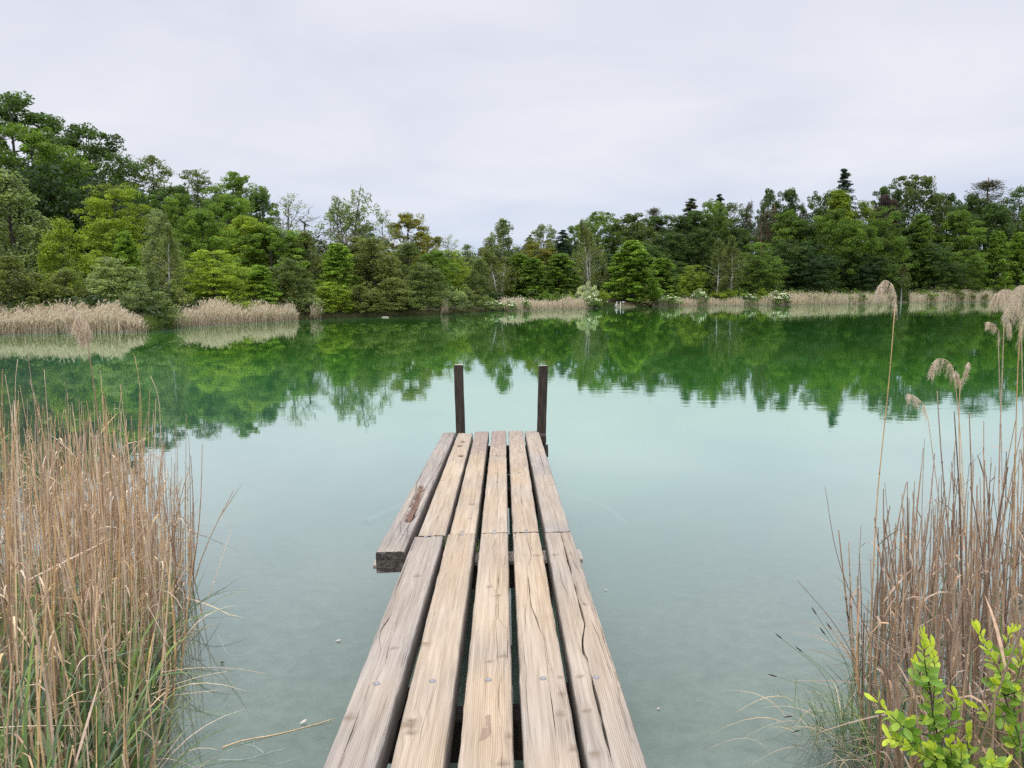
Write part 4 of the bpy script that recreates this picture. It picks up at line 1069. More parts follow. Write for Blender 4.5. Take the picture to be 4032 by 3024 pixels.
# ------------------------------------------------------------------ far reed beds
def reed_bed(px0, px1, n, thick, h, label, seed, wide=.016, front=0.0, taper=(0.0, 0.0), base_n=None, plume=.4):
    r = np.random.default_rng(seed); b = MB(); V = []; Q = []; T = []; tints = []
    px = r.uniform(px0, px1, n); k = (px - px0) / (px1 - px0)
    sy = np.interp(px, SHX, SHY)
    dx = (px - CXP) / FPX; dy = (CYP - sy) / FPX
    t = -H / (dy * CP - SP); X = dx * t; Y = (CP + dy * SP) * t
    rad = np.hypot(X, Y); off = r.random(n) * thick - front; X *= 1 + off / rad; Y *= 1 + off / rad
    env = np.minimum(1, np.minimum((k + .02) / max(taper[0], 1e-3), (1.02 - k) / max(taper[1], 1e-3))) ** .6
    kn_ = np.arange(px0 - 60, px1 + 90, 28.0); env = env * (1 + .13 * np.interp(px, kn_, r.normal(size=len(kn_))))
    thin = r.random(n) < .25 + .75 * env
    env *= 1 + .05 * np.sin(px * .021 + seed) + .05 * np.sin(px * .083)
    hh = h * env * (.58 + .30 * r.random(n) + .34 * (r.random(n) ** 5))
    lean = r.normal(size=(n, 2)) * .13
    z0 = np.maximum(ground_z(X, Y), 0) - .05
    side = norm(np.stack([Y, -X, np.zeros(n)], -1)); w = wide * (.6 + .8 * r.random(n)) * (rad / rad.mean()) ** .5
    base = np.stack([X, Y, z0], -1)
    mid = base + np.stack([lean[:, 0] * hh * .35, lean[:, 1] * hh * .35, hh * .6], -1)
    top = base + np.stack([lean[:, 0] * hh, lean[:, 1] * hh, hh], -1)
    w3 = w[:, None]
    VV = np.stack([base - side * w3 * .5, base + side * w3 * .5, mid + side * w3 * .45, mid - side * w3 * .45, top + side * w3 * .16, top - side * w3 * .16], 1).reshape(-1, 3)
    i = np.arange(n) * 6
    QQ = np.concatenate([np.stack([i, i + 1, i + 2, i + 3], -1), np.stack([i + 3, i + 2, i + 4, i + 5], -1)])
    tt = r.random(n); QQ = QQ[np.concatenate([thin, thin])]; b.add(VV, QQ, None, np.concatenate([tt[thin], tt[thin]]))
    # plumes
    m = (r.random(n) < plume) & thin; q_ = np.where(m)[0]
    if len(q_):
        tp = top[q_]; dr = r.normal(size=(len(q_), 1)) * .08 + .05; L = .16 + .14 * r.random((len(q_), 1)); sd = side[q_]
        pw = .028 + .02 * r.random((len(q_), 1))
        A = tp - [0, 0, 0.04]; Bm = tp + sd * dr * .5 + np.array([0, 0, 1]) * L * .5; C = tp + sd * dr * 1.6 + np.array([0, 0, 1]) * L * .75
        VV = np.stack([A, Bm - sd * pw, C, Bm + sd * pw], 1).reshape(-1, 3)
        b.add(VV, np.arange(4 * len(q_)).reshape(-1, 4), None, r.random(len(q_)))
    o = obj('reed_bed', b.mesh('reed_bed'), M_FARREED)
    tag(o, label, kind='stuff')
    # broken brown leaves low in the bed
    c = MB(); n2 = base_n or int(n * 1.0); s = r.integers(0, n, n2)
    P0 = base[s] + np.stack([r.normal(size=n2) * .1, r.normal(size=n2) * .1, .03 + .55 * h * r.random(n2) ** 1.5 * env[s]], -1)
    d = norm(np.stack([r.normal(size=n2) * .5, r.normal(size=n2) * .5, .7 * r.random(n2) + .15], -1)); L = (.2 + .35 * r.random(n2))[:, None]
    sd = side[s] * .014
    VV = np.stack([P0 - sd, P0 + sd, P0 + d * L + sd * .3, P0 + d * L - sd * .3], 1).reshape(-1, 3)
    c.add(VV, np.arange(4 * n2).reshape(-1, 4), None, r.random(n2))
    o2 = obj('reed_litter', c.mesh('reed_litter'), M_FARBASE, o)
    return o

reed_bed(-260, 585, 9000, 4.0, 0.86, 'long bed of dry beige reeds along the left shore', 1, .015, .1, (.02, .14))
reed_bed(685, 1172, 8500, 4.5, 0.97, 'dense bed of dry beige reeds right of the grassy gap on the left shore', 2, .016, .1, (.12, .08), plume=.25)
reed_bed(1222, 1268, 260, 1.0, 1.2, 'small isolated tuft of dry reeds right of the second reed bed', 3, .018, .1, (.2, .2))
reed_bed(1735, 1765, 180, 1.2, 1.5, 'thin reed tuft below the round grey willow bush', 7, .02, .1, (.3, .3), plume=.1)
reed_bed(1955, 2335, 2600, 2.5, 1.10, 'loose reed bed along the centre of the far shore', 4, .022, .2, (.1, .12), plume=.35)
reed_bed(2570, 2990, 2600, 2.2, 1.0, 'low reed bed below the two white-stemmed birches', 5, .024, .2, (.1, .2), plume=.3)
reed_bed(2985, 3518, 5000, 3.5, 1.75, 'tall beige reed bed left of the small drooping birch', 6, .026, .2, (.12, .02), plume=.35)
reed_bed(3580, 4400, 7500, 4.0, 2.1, 'tall beige reed bed at the right edge of the far shore', 8, .030, .2, (.03, .02), plume=.35)

def far_grass(px0, px1, n, thick, h, label, seed, col=(.10, .15, .035), b0=0.0):
    r = np.random.default_rng(seed); b = MB()
    for k in range(n):
        px = r.uniform(px0, px1); s = shore_pt(px); rad = np.hypot(*s[:2]); D = rad + b0 + r.random() * thick
        x, y = s[:2] / rad * D; z = max(gz(x, y), 0) - .03; hh = h * (.5 + .7 * r.random()); dx = r.normal() * .12
        w = .012 + .00012 * D * D ** .5 / 10; sd = np.array([y, -x, 0]) / D * w
        B0 = np.array([x, y, z]); Tp = B0 + [dx, 0, hh]
        b.add([B0 - sd, B0 + sd, Tp], None, [(0, 1, 2)], r.random())
    o = obj('shore_grass', b.mesh('shore_grass'), M_LEAF); o.color = (*col, 1)
    return tag(o, label, kind='stuff')
far_grass(570, 740, 2600, 3.5, .75, 'fresh green grass in the gap between the two left reed beds', 21)
far_grass(2960, 4300, 3800, 3.0, 2.3, 'pale green strip of tall grass behind the right reed beds', 24, (.075, .11, .03), 4.2)
far_grass(2560, 2960, 1200, 2.0, 1.5, 'green grass behind the low reed bed under the two birches', 25, (.06, .10, .025), 2.6)
far_grass(2330, 2420, 700, 3.0, .55, 'dark green grass left of the white ladder', 22, (.05, .08, .02))
far_grass(1180, 2000, 2200, .8, .5, 'thin mixed grass along the waterline under the alders', 23, (.08, .085, .035), -.3)

# ------------------------------------------------------------------ white ladder and small things on the far shore
def far_at(px, py, lift=0.0):
    p_ = on_z(px, py); return p_
lp = on_z(2436, 1210.5)
lad = empty('swimming_ladder', (lp[0], lp[1], 0), 'white swimming ladder standing in the water at the far bank', 'ladder')
lad.rotation_euler = (0, 0, -0.12)
for sx in (-1, 1):
    b = MB(); b.tube([(sx * .25, 0, -.9), (sx * .25, 0, .45), (sx * .25, .03, .70), (sx * .25, .10, .78)], .042, 8); obj('rail', b.mesh('rail', True), M_WHITE, lad)
for z in (.02, .22, .40):
    b = MB(); b.box((-.22, -.05, z - .02), (.22, .05, z + .02)); obj('rung', b.mesh('rung'), M_POSTTOP, lad)
b = MB(); r_ = np.random.default_rng(4)
th = np.linspace(0, 6.283, 13)[:-1]
for (cx_, cz_, rx, rz) in ((-.42, .30, .13, .16), (-.36, .42, .10, .10), (-.47, .18, .12, .10)):
    nl = 6; V = [(cx_ + rx * math.sin(math.pi * (i + .5) / nl) * math.cos(a) * (1 + .15 * r_.normal()), .1 + .09 * math.sin(math.pi * (i + .5) / nl) * math.sin(a), cz_ + rz * math.cos(math.pi * (i + .5) / nl)) for i in range(nl) for a in th]
    Q = [(i * 12 + j, i * 12 + (j + 1) % 12, (i + 1) * 12 + (j + 1) % 12, (i + 1) * 12 + j) for i in range(nl - 1) for j in range(12)]
    b.add(V, Q)
tw = obj('pale_lump', b.mesh('pale_lump', True), simple_material('pale_lump_surface', (.42, .38, .40), (.66, .62, .63), 9.0), None, (lp[0], lp[1], 0))  # three pale lumps stand in for an unidentified whitish shape
tag(tw, 'pale rounded bundle beside the left rail of the white ladder', 'lump')
# bare earth bank behind the ladder
b = MB(); r_ = np.random.default_rng(6); pl = on_z(2436, 1209)
ns, nr_ = 22, 8; V = []
for i in range(ns):
    for j in range(nr_):
        x = pl[0] + (i / (ns - 1) - .5) * 5.2; yy = pl[1] + 1.2 + j * .9; z = .06 + .15 * j + .04 * r_.normal() - .8 * abs(i / (ns - 1) - .5) ** 2
        V.append((x, yy, z))
Q = [(i * nr_ + j, (i + 1) * nr_ + j, (i + 1) * nr_ + j + 1, i * nr_ + j + 1) for i in range(ns - 1) for j in range(nr_ - 1)]
b.add(V, Q)
eb = obj('path', b.mesh('path', True), simple_material('bare_earth', (.11, .066, .05), (.22, .14, .11), 2.0))
tag(eb, 'bare reddish-brown trodden earth above the white ladder', kind='structure')
def slab(name, px, py, size, mat, label, cat, z=.03, rot=0, Y=None):
    p_ = on_z(px, py); b = MB(); sx, sy, sz = size; r_ = np.random.default_rng(int(px))
    n_ = 9; xs = np.linspace(-sx / 2, sx / 2, n_)
    V = [(x, yy * (1 + .08 * r_.normal()), zz_ * (1 + .1 * r_.normal())) for x in xs for (yy, zz_) in ((-sy / 2, -sz / 2), (sy / 2, -sz / 2), (sy / 2, sz / 2), (0, sz * .62), (-sy / 2, sz / 2))]
    Q = [(i * 5 + j, i * 5 + (j + 1) % 5, (i + 1) * 5 + (j + 1) % 5, (i + 1) * 5 + j) for i in range(n_ - 1) for j in range(5)]
    me = mesh(name, V, [Q, [list(range(5))[::-1]], [[(n_ - 1) * 5 + j for j in range(5)]]])
    o = obj(name, me, mat, None, (p_[0], p_[1], z)); o.rotation_euler = (0, R.uniform(-.03, .03), rot)
    return tag(o, label, cat)
M_DRIFT = simple_material('driftwood', (.36, .31, .26), (.62, .56, .48), 7.0, 0.9)
slab('floating_board', 2344, 1213, (.68, .25, .07), M_WHITE, 'pale board floating at the right end of the centre reeds', 'board', .03, .05)
slab('driftwood', 4, 1312, (.32, .12, .08), M_DRIFT, 'whitish piece of wood at the foot of the left reeds', 'driftwood', .05, .1)
slab('driftwood', 872, 1272, (.26, .10, .06), M_DRIFT, 'pale piece of wood at the foot of the second reed bed', 'driftwood', .06, -.1)
slab('driftwood', 1517, 1250, (.55, .12, .09), M_DRIFT, 'pale log floating in front of the alder thicket', 'log', .03, .05)
for px, lb in ((2393, 'small white upright marker left of the white ladder'), (2457, 'small white plate right of the white ladder')):
    p_ = on_z(px, 1209); b = MB()
    if px < 2400:
        b.tube([(0, 0, .05), (0, 0, .45)], .03, 8); b.tube([(0, 0, .42), (0, 0, .50), (0, 0, .62), (0, 0, .74), (0, 0, .78)], [.05, .12, .13, .11, .03], 10)
        tag(obj('marker', b.mesh('marker', True), M_WHITE, None, (p_[0], p_[1] + .8, .1)), lb, 'marker')
    else:
        b.tube([(0, 0.03, .0), (0, 0.03, .62)], .02, 6); b.box((-.14, -.01, .55), (.14, .01, .68))
        tag(obj('plate', b.mesh('plate'), M_WHITE, None, (p_[0], p_[1] + .8, .1)), lb, 'plate')
# leaning pale branch on the water left of centre
b = MB(); p_ = on_z(1672, 1238)
b.tube(bend((-.25, 0, -.1), (.55, .1, .75), 6, .1), np.linspace(.045, .015, 6), 6); b.tube(bend((.15, .03, .35), (.35, 0, .75), 4), np.linspace(.02, .008, 4), 5)
b.tube(bend((-.1, 0, .05), (-.7, .1, .22), 4), np.linspace(.025, .008, 4), 5)
tag(obj('fallen_branch', b.mesh('fallen_branch', True), M_DRIFT, None, (p_[0], p_[1], 0)), 'bleached forked branch leaning out of the water under the alders', 'branch')

# ------------------------------------------------------------------ birds
def bird(px, py, span, bank, label, D=120):
    d = ray(px, py); p_ = np.array([0, 0, H]) + d * D
    b = MB(); body = np.array([(-.42, 0, .0), (-.3, 0, .02), (-.1, 0, .03), (.15, 0, .02), (.32, 0, .03), (.42, 0, .02)]) * span * .5
    b.tube(body, np.array([.01, .06, .1, .09, .06, .015]) * span * .5, 6)
    for s in (-1, 1):
        pts = [((.16, 0), (-.14, 0), 0.02), ((.22, .45), (-.12, .42), .16), ((.10, .8), (-.06, .78), .10), ((-.06, 1.0), (-.08, 1.0), .03)]
        V = []
        for a, c_, z in pts: V += [(a[0], s * a[1], z), (c_[0], s * c_[1], z)]
        b.add(np.array(V) * span * .5, [(0, 2, 3, 1), (2, 4, 5, 3), (4, 6, 7, 5)])
    o = obj('bird', b.mesh('bird'), simple_material('dark_feather', (.05, .045, .045), (.09, .08, .08), 8.0, bump=0), None, p_)
    o.rotation_euler = (bank, 0.1, .5 + bank); tag(o, label, 'bird', None)
bird(3144, 696, .42, .9, 'tiny dark bird in flight left of the tall pointed spruce')
bird(3442, 651, .45, .15, 'tiny dark bird in flight high right of the tall pointed spruce')
bird(697, 698, .40, .3, 'tiny dark bird in flight over the left skyline')

# ------------------------------------------------------------------ near reeds
def stem_geo(b, base, top, rad, r, tint, leafy=1.0, k=5, bendy=.05, dead_leaf=True):
    n = 7; L = np.linalg.norm(top - base); t = np.linspace(0, 1, n)[:, None]
    P_ = base * (1 - t) + top * t
    sd = norm(r.normal(size=3) * [1, 1, .1]); P_ = P_ + sd * (np.sin(np.pi * t) * r.normal() * bendy * L * .5)
    rd = rad * np.linspace(1.0, .42, n); b.tube(P_, rd, k, tint)
    up = norm(top - base)
    # nodes with sheaths
    nn = int(L / .17)
    for j in range(1, nn):
        if r.random() > .8: continue
        f = j / nn; c = np.array([np.interp(f, t[:, 0], P_[:, q]) for q in range(3)]); rr = rad * (1 - .55 * f)
        b.tube([c - up * .006, c + up * .006], rr * 1.35, k, (tint + .55) % 1, cap=False)
        if dead_leaf and r.random() < .30 * leafy:
            a = r.random() * 6.28; out = np.array([math.cos(a), math.sin(a), 0]); ln = .10 + .22 * r.random(); dr = r.random() * 1.3
            m = 5; s_ = np.linspace(0, 1, m)[:, None]
            PL = c + out * ln * (.25 + .4 * r.random()) * s_ + up * ln * (s_ * .9 - s_ ** 2 * dr)
            b.ribbon(PL, .0045 * np.array([.5, 1, .9, .6, .1]), norm(np.cross(out, up) + .3 * r.normal(size=3)), (tint + .2) % 1)
    return P_

def reed_proto(seed, L=1.0):
    r = np.random.default_rng(seed); b = MB()
    stem_geo(b, np.zeros(3), np.array([r.normal() * .03, r.normal() * .03, L]), .0043, r, .5 + .2 * r.normal(), 1.0, 6, .07)
    return b.mesh('reed')
RP = [reed_proto(500 + i) for i in range(14)]; RPD = []
for m_ in RP:
    c = m_.copy(); c.materials.append(M_REEDDARK); RPD.append(c); m_.materials.append(M_REED)
RL = np.random.default_rng(90)

def left_edge(Y):   # the water side of the left clump
    return np.interp(Y, [1.8, 2.6, 3.3, 4.0, 4.7, 5.6, 6.5, 7.4], [-1.12, -1.32, -1.58, -1.83, -2.05, -2.42, -3.1, -4.2])
def left_spot(r, band=1.0):
    while True:
        Y = 1.9 + 5.4 * r.random() ** .9; e = left_edge(Y); X = e - abs(r.normal()) * .9 * band - .02 * r.random()
        if X > -(.70 * Y + .55): return X, Y
def right_edge(Y):
    return np.interp(Y, [2.3, 3.0, 3.6, 4.2, 5.0, 6.0], [1.30, 1.52, 1.72, 1.98, 2.62, 3.4])
def right_spot(r, band=1.0):
    while True:
        Y = 2.5 + 2.9 * r.random(); e = right_edge(Y); X = e + abs(r.normal()) * .75 * band
        if X < .70 * Y + .5: return X, Y
def left_h(r, X, Y):
    h = .66 + .22 * r.random() + .42 * r.random() ** 1.6 + (.34 * r.random() if r.random() < .16 else 0)
    return h * (1.0 if left_edge(Y) - X > .25 else .70 + .35 * r.random()) * np.interp(Y, [2, 4, 7], [.80, 1.0, 1.0])
def right_h(r, X, Y):
    f = np.clip((X - right_edge(Y)) / .8, 0, 1)
    return (.72 + .30 * f) * (.72 + .45 * r.random()) + (.38 * r.random() if r.random() < .22 else 0)

def place_reed(x, y, h, rz, tilt, lab, grp, me):
    o = bpy.data.objects.new('reed', me); COL.objects.link(o)
    z = gz(x, y); z = z if z > 0 else max(z, -.25)
    o.location = (x, y, z - .03); o.rotation_euler = (tilt[0], tilt[1], rz); th_ = RL.uniform(1.0, 1.75); o.scale = (th_, th_, h - min(z, 0) + .03)
    return tag(o, lab, 'reed', grp)
for i in range(150):
    x, y = left_spot(RL, .9); h = left_h(RL, x, y) * 1.06
    place_reed(x, y, h, RL.random() * 6, (RL.normal() * .05, RL.normal() * .05 + .04), 'leafless dry reed stem in the dense clump left of the jetty', 'dry reeds left of the jetty', RP[i % 14])
for i in range(125):
    x, y = right_spot(RL); h = right_h(RL, x, y)
    place_reed(x, y, h, RL.random() * 6, (RL.normal() * .06, RL.normal() * .05 - .07), 'brown dry reed stem in the open clump right of the jetty', 'dry reeds right of the jetty', RPD[i % 14])

bl = MB(); bd = MB(); rr_ = np.random.default_rng(91)
for i in range(800):
    x, y = left_spot(rr_, 1.15); h = left_h(rr_, x, y) * .97; z = max(gz(x, y), -.22)
    tilt = rr_.normal(size=2) * .055 + [.025, 0]
    if rr_.random() < .04: tilt = rr_.normal(size=2) * .3
    stem_geo(bl, np.array([x, y, z - .03]), np.array([x + tilt[0] * h, y + tilt[1] * h, h * (1 - .3 * abs(tilt).max() ** 2)]), .0034 + .0032 * rr_.random(), rr_, rr_.random(), .9, 4)
for i in range(220):
    x, y = right_spot(rr_, 1.1); h = right_h(rr_, x, y) * .95; z = max(gz(x, y), -.22)
    tilt = rr_.normal(size=2) * .06 + [-.06, 0]
    if rr_.random() < .05: tilt = rr_.normal(size=2) * .35
    stem_geo(bd, np.array([x, y, z - .03]), np.array([x + tilt[0] * h, y + tilt[1] * h, h]), .0030 + .0032 * rr_.random(), rr_, rr_.random(), .9, 4)
# short broken pieces and litter at the foot of both clumps
def litter(b, spot, n, r, zmax=.5):
    for i in range(n):
        x, y = spot(r, 1.1); z = max(gz(x, y), 0) + .02 + zmax * r.random() ** 2
        d = norm(np.array([r.normal(), r.normal(), .55 * r.normal() + .25])); L = .12 + .45 * r.random()
        c = np.array([x, y, z]); m = 5; s_ = np.linspace(0, 1, m)[:, None]
        Pp = c + d * L * s_ + np.array([0, 0, -1]) * (.25 * L * s_ ** 2 * r.random())
        Pp[:, 2] = np.maximum(Pp[:, 2], .004)
        if r.random() < .5: b.tube(Pp, .0022 * np.linspace(1, .4, m), 4, r.random(), cap=False)
        else: b.ribbon(Pp, .005 * np.array([.6, 1, .9, .6, .1]), norm(np.cross(d, [0, .3, 1]) + .4 * r.normal(size=3)), r.random())
litter(bl, left_spot, 550, rr_); litter(bd, right_spot, 420, rr_, .4)
nq = len(bl.V)
o = obj('reeds', bl.mesh('reeds'), M_REED); tag(o, 'tangle of thin dry tan reeds filling the clump left of the jetty', kind='stuff')
o = obj('reeds', bd.mesh('reeds'), M_REEDDARK); tag(o, 'thin brown reeds and litter filling the clump right of the jetty', kind='stuff')

# ---- plumed reeds, each a thing of its own
def curve_pts(pts, n):
    pts = np.asarray(pts, float); d = np.r_[0, np.cumsum(np.linalg.norm(np.diff(pts, axis=0), axis=1))]
    t = np.linspace(0, d[-1], n)
    # Catmull-Rom-like smoothing through cubic hermite with finite differences
    m = np.gradient(pts, d, axis=0); out = []
    for q_ in t:
        k = min(np.searchsorted(d, q_, 'right') - 1, len(d) - 2); hseg = d[k + 1] - d[k]; s_ = (q_ - d[k]) / hseg
        out.append((2*s_**3 - 3*s_**2 + 1) * pts[k] + (s_**3 - 2*s_**2 + s_) * hseg * m[k] + (-2*s_**3 + 3*s_**2) * pts[k+1] + (s_**3 - s_**2) * hseg * m[k+1])
    return np.array(out)

def plume_mesh(axis, r, spread=.03, hang=.05, n=150, hair=26, hw=.00045):
    """axis: points of the drooping rachis (root to tip); strands hang from it and carry fine hairs"""
    b = MB(); A = curve_pts(axis, 24); b.tube(A, np.linspace(.0016, .0005, 24), 4, .3)
    for i in range(n):
        f = r.random() ** .8; k = f * 22; j = int(k); c = A[j] + (A[j + 1] - A[j]) * (k - j)
        d = norm(r.normal(size=3) * [.9, .8, .45] + [0, 0, -.75]); L = hang * (.45 + .8 * r.random()) * (1.1 - .5 * f)
        tang = norm(A[j + 1] - A[j])
        m = 5; s_ = np.linspace(0, 1, m)[:, None]
        S = c + (d * spread * .8 + tang * L * .25) * s_ + np.array([0, 0, -1]) * L * s_ ** 1.6
        b.ribbon(S, hw * 1.3 * np.array([1, 1, .9, .7, .3]), norm(r.normal(size=3)), r.random())
        H0 = c + (S[-1] - c) * (r.random((hair, 1)) ** .7) + 0
        sidx = r.random(hair) * (m - 1.01); jj = sidx.astype(int); H0 = S[jj] + (S[jj + 1] - S[jj]) * (sidx - jj)[:, None]
        hd = norm(r.normal(size=(hair, 3)) + [0, 0, -.8] + 1.1 * norm(S[-1] - S[0])); hl = (.008 + .016 * r.random((hair, 1)))
        sd = norm(np.cross(hd, r.normal(size=(hair, 3)))) * hw
        V = np.stack([H0 - sd, H0 + sd, H0 + hd * hl], 1).reshape(-1, 3)
        b.add(V, None, np.arange(3 * hair).reshape(-1, 3), r.random())
    return b.mesh('plume')

def plumed(path, Y, axes, label, thick=.0042, mat=M_REED, seed=0, slope=0.0, **kw):
    kw['spread'] = kw.get('spread', .03) * .8; kw['hang'] = kw.get('hang', .05) * 1.0; kw['n'] = int(kw.get('n', 150) * .62)
    """path: photo pixels of the stem from its foot up; axes: pixel polylines of the plume rachis; Y: distance ahead"""
    r = np.random.default_rng(900 + seed)
    pts = np.array([at_y(px, py, Y + slope * i) for i, (px, py) in enumerate(path)])
    foot = pts[0].copy(); extra = pts[0] + (pts[0] - pts[1]) / max(pts[1][2] - pts[0][2], .05) * (pts[0][2] + .1)
    pts = np.vstack([extra, pts])
    root = empty('plumed_reed', pts[0], label, 'reed')
    b = MB(); C = curve_pts(pts, 22) - pts[0]; b.tube(C, np.linspace(thick, thick * .5, 22), 6, .15 + .5 * r.random())
    for j in range(3, 20, 3): b.tube([C[j] - (0, 0, .005), C[j] + (0, 0, .005)], thick * 1.2 * (1 - j * .022), 6, .6, cap=False)
    obj('stem', b.mesh('stem', True), mat, root)
    for a in axes:
        ax = np.array([at_y(px, py, Y + slope * (len(path) - 1) + (.02 * i if i % 2 else 0)) for i, (px, py) in enumerate(a)]) - pts[0]
        obj('plume', plume_mesh(ax, r, **kw), M_FLUFF, root)
    return root
plumed([(3436, 2300), (3455, 1950), (3480, 1700), (3505, 1450), (3523, 1215)], 4.15, [[(3523, 1225), (3527, 1165), (3515, 1125), (3488, 1104), (3466, 1120), (3459, 1150)]],
       'tall lone reed with a hooked fluffy plume, left of the other plumed reeds', seed=1, spread=.03, hang=.085, n=190)
plumed([(3990, 2300), (4000, 1700), (4008, 1450), (4018, 1285)], 3.9, [[(4016, 1290), (4018, 1220), (4004, 1160), (3970, 1140), (3930, 1150), (3914, 1180)]],
       'reed at the right edge whose big plume droops left', seed=2, spread=.04, hang=.10, n=230, thick=.0046)
plumed([(4000, 2250), (4030, 1750), (4025, 1480), (4022, 1300)], 4.1, [[(4024, 1300), (4040, 1215), (4050, 1150), (4030, 1126), (3998, 1135), (3975, 1170), (3968, 1230)]],
       'reed at the right edge with the largest fluffy plume', seed=3, spread=.05, hang=.13, n=300)
plumed([(3930, 2300), (3938, 1700), (3947, 1450), (3955, 1225)], 4.0, [[(3954, 1235), (3962, 1225), (3970, 1255), (3975, 1290), (3976, 1308)]],
       'straight thick reed with a short pale side plume', seed=4, spread=.018, hang=.05, n=90, thick=.0048)
plumed([(3950, 2250), (3942, 1700), (3935, 1480), (3931, 1340)], 4.05, [[(3931, 1345), (3936, 1315), (3922, 1285), (3900, 1270), (3882, 1268)]],
       'slim reed with a narrow plume bent to the left near the right edge', seed=5, spread=.014, hang=.045, n=80, hair=20, thick=.0036)
plumed([(3810, 2250), (3790, 1850), (3776, 1650), (3757, 1470)], 4.2, [[(3757, 1472), (3748, 1440), (3725, 1418), (3695, 1412), (3675, 1430), (3665, 1460)]],
       'reed with a broad plume nodding to the left, middle of the right clump', seed=6, spread=.025, hang=.075, n=170)
plumed([(3790, 2250), (3780, 1850), (3776, 1650), (3781, 1505)], 4.15, [[(3780, 1512), (3796, 1480), (3806, 1452), (3814, 1424)], [(3780, 1505), (3772, 1475), (3762, 1458)]],
       'reed with a ragged upright plume, right beside the nodding one', seed=7, spread=.018, hang=.04, n=95)
plumed([(3735, 2250), (3700, 1990), (3672, 1780), (3652, 1635)], 3.9, [[(3652, 1640), (3640, 1600), (3615, 1570), (3590, 1556), (3570, 1548)]],
       'low reed with a thin feathery plume hanging over the water', seed=8, spread=.014, hang=.06, n=95, hair=20, thick=.0034)
plumed([(410, 2200), (400, 1850), (375, 1560), (342, 1330)], 4.3, [[(342, 1335), (349, 1300), (344, 1272), (330, 1268), (322, 1290), (326, 1320)], [(338, 1345), (316, 1310), (306, 1265), (312, 1236), (303, 1255), (292, 1290)]],
       'single plumed reed rising above the left clump', seed=9, spread=.036, hang=.075, n=330, thick=.0052)
def tall_plain(path, Y, label, th=.0036, mat=M_REED, hook=None):
    r = np.random.default_rng(int(path[-1][0]))
    pts = np.array([at_y(px, py, Y) for px, py in path]); pts = np.vstack([pts[0] + (pts[0] - pts[1]) / max(pts[1][2] - pts[0][2], .05) * max(pts[0][2] + .1, 0), pts])
    b = MB(); C = curve_pts(pts, 20); b.tube(C, np.linspace(th, th * .35, 20), 6, r.random())
    for j in range(3, 18, 3): b.tube([C[j] - (0, 0, .005), C[j] + (0, 0, .005)], th * 1.25 * (1 - j * .03), 6, .6, cap=False)
    o = obj('reed', (b.mesh('reed', True)), mat); return tag(o, label, 'reed')
tall_plain([(560, 2100), (556, 1750), (548, 1500), (530, 1400)], 4.5, 'tall bare yellow reed standing above the middle of the left clump')
tall_plain([(640, 2100), (632, 1700), (618, 1540), (594, 1482)], 4.6, 'tall thin reed with a tip curving left, left clump')
tall_plain([(730, 2100), (732, 1800), (733, 1630)], 4.8, 'reed with a pale knob at its tip, right margin of the left clump')
tall_plain([(62, 2000), (66, 1700), (62, 1480), (70, 1415)], 4.2, 'tall pale reed bent over at its tip near the left edge', .0042)
tall_plain([(190, 2000), (190, 1700), (174, 1455)], 4.4, 'straight tall grey reed in the left part of the left clump', .0042)
tall_plain([(215, 2200), (160, 1800), (110, 1400), (98, 1325)], 4.0, 'dark brown dead weed stalk leaning left above the left clump', .0040, M_REEDDARK)
tall_plain([(3760, 2300), (3720, 1950), (3700, 1700), (3690, 1540)], 3.8, 'thick dark broken reed in the middle of the right clump', .0062, M_REEDDARK)
tall_plain([(3790, 2400), (3775, 1900), (3757, 1620)], 3.6, 'thickest dark reed stub with a cut top in the right clump', .0066, M_REEDDARK)
tall_plain([(3420, 2500), (3300, 2200), (3248, 1915)], 3.9, 'long dark reed leaning out left over the water, right clump', .0034, M_REEDDARK)
tall_plain([(3400, 2650), (3280, 2450), (3140, 2285)], 3.5, 'dark stalk slanting far left from the right clump', .0032, M_REEDDARK)

# ------------------------------------------------------------------ sedge and green blades
def blade(b, base, az, L, w, droop, r, tint, lean=.25):
    m = 9; s_ = np.linspace(0, 1, m)[:, None]; out = np.array([math.cos(az), math.sin(az), 0])
    Pp = base + np.array([0, 0, 1]) * L * (s_ - droop * s_ ** 2.6) + out * L * (lean * s_ + droop * .9 * s_ ** 2.2)
    Pp[:, 2] = np.maximum(Pp[:, 2], .003)
    sd = norm(np.array([-out[1], out[0], 0]) + .25 * r.normal(size=3))
    b.ribbon(Pp, w * np.array([.75, 1, 1, .95, .85, .7, .5, .3, .04]), sd, tint)
b = MB(); r_ = np.random.default_rng(33)
for i in range(760):
    Y = 1.75 + 2.9 * r_.random() ** 1.7; e = left_edge(Y); X = e - .05 - abs(r_.normal()) * .55
    if X < -(.72 * Y + .4): continue
    z = max(gz(X, Y), -.1); blade(b, np.array([X, Y, z]), r_.random() * 6.28, (.30 + .45 * r_.random()) * (1.25 if Y < 2.6 else 1), .0048 + .0065 * r_.random(), .08 + .5 * r_.random() ** 2, r_, r_.random())
for i in range(12):   # blades arching out over the water
    Y = 2.2 + 1.5 * r_.random(); X = left_edge(Y) - .05
    blade(b, np.array([X, Y, 0]), r_.uniform(-.9, .5), .38 + .3 * r_.random(), .003 + .002 * r_.random(), .35 + .4 * r_.random(), r_, .35 + .5 * r_.random(), .35)
o = obj('grass', b.mesh('grass'), M_BLADE); tag(o, 'green sedge and reed blades growing at the foot of the left clump', kind='stuff')
b = MB()
for i in range(95):
    x, y = right_spot(r_, .9); z = max(gz(x, y), -.1); blade(b, np.array([x, y, z]), r_.random() * 6.28, .3 + .5 * r_.random(), .003 + .004 * r_.random(), .05 + .3 * r_.random(), r_, r_.random(), .15)
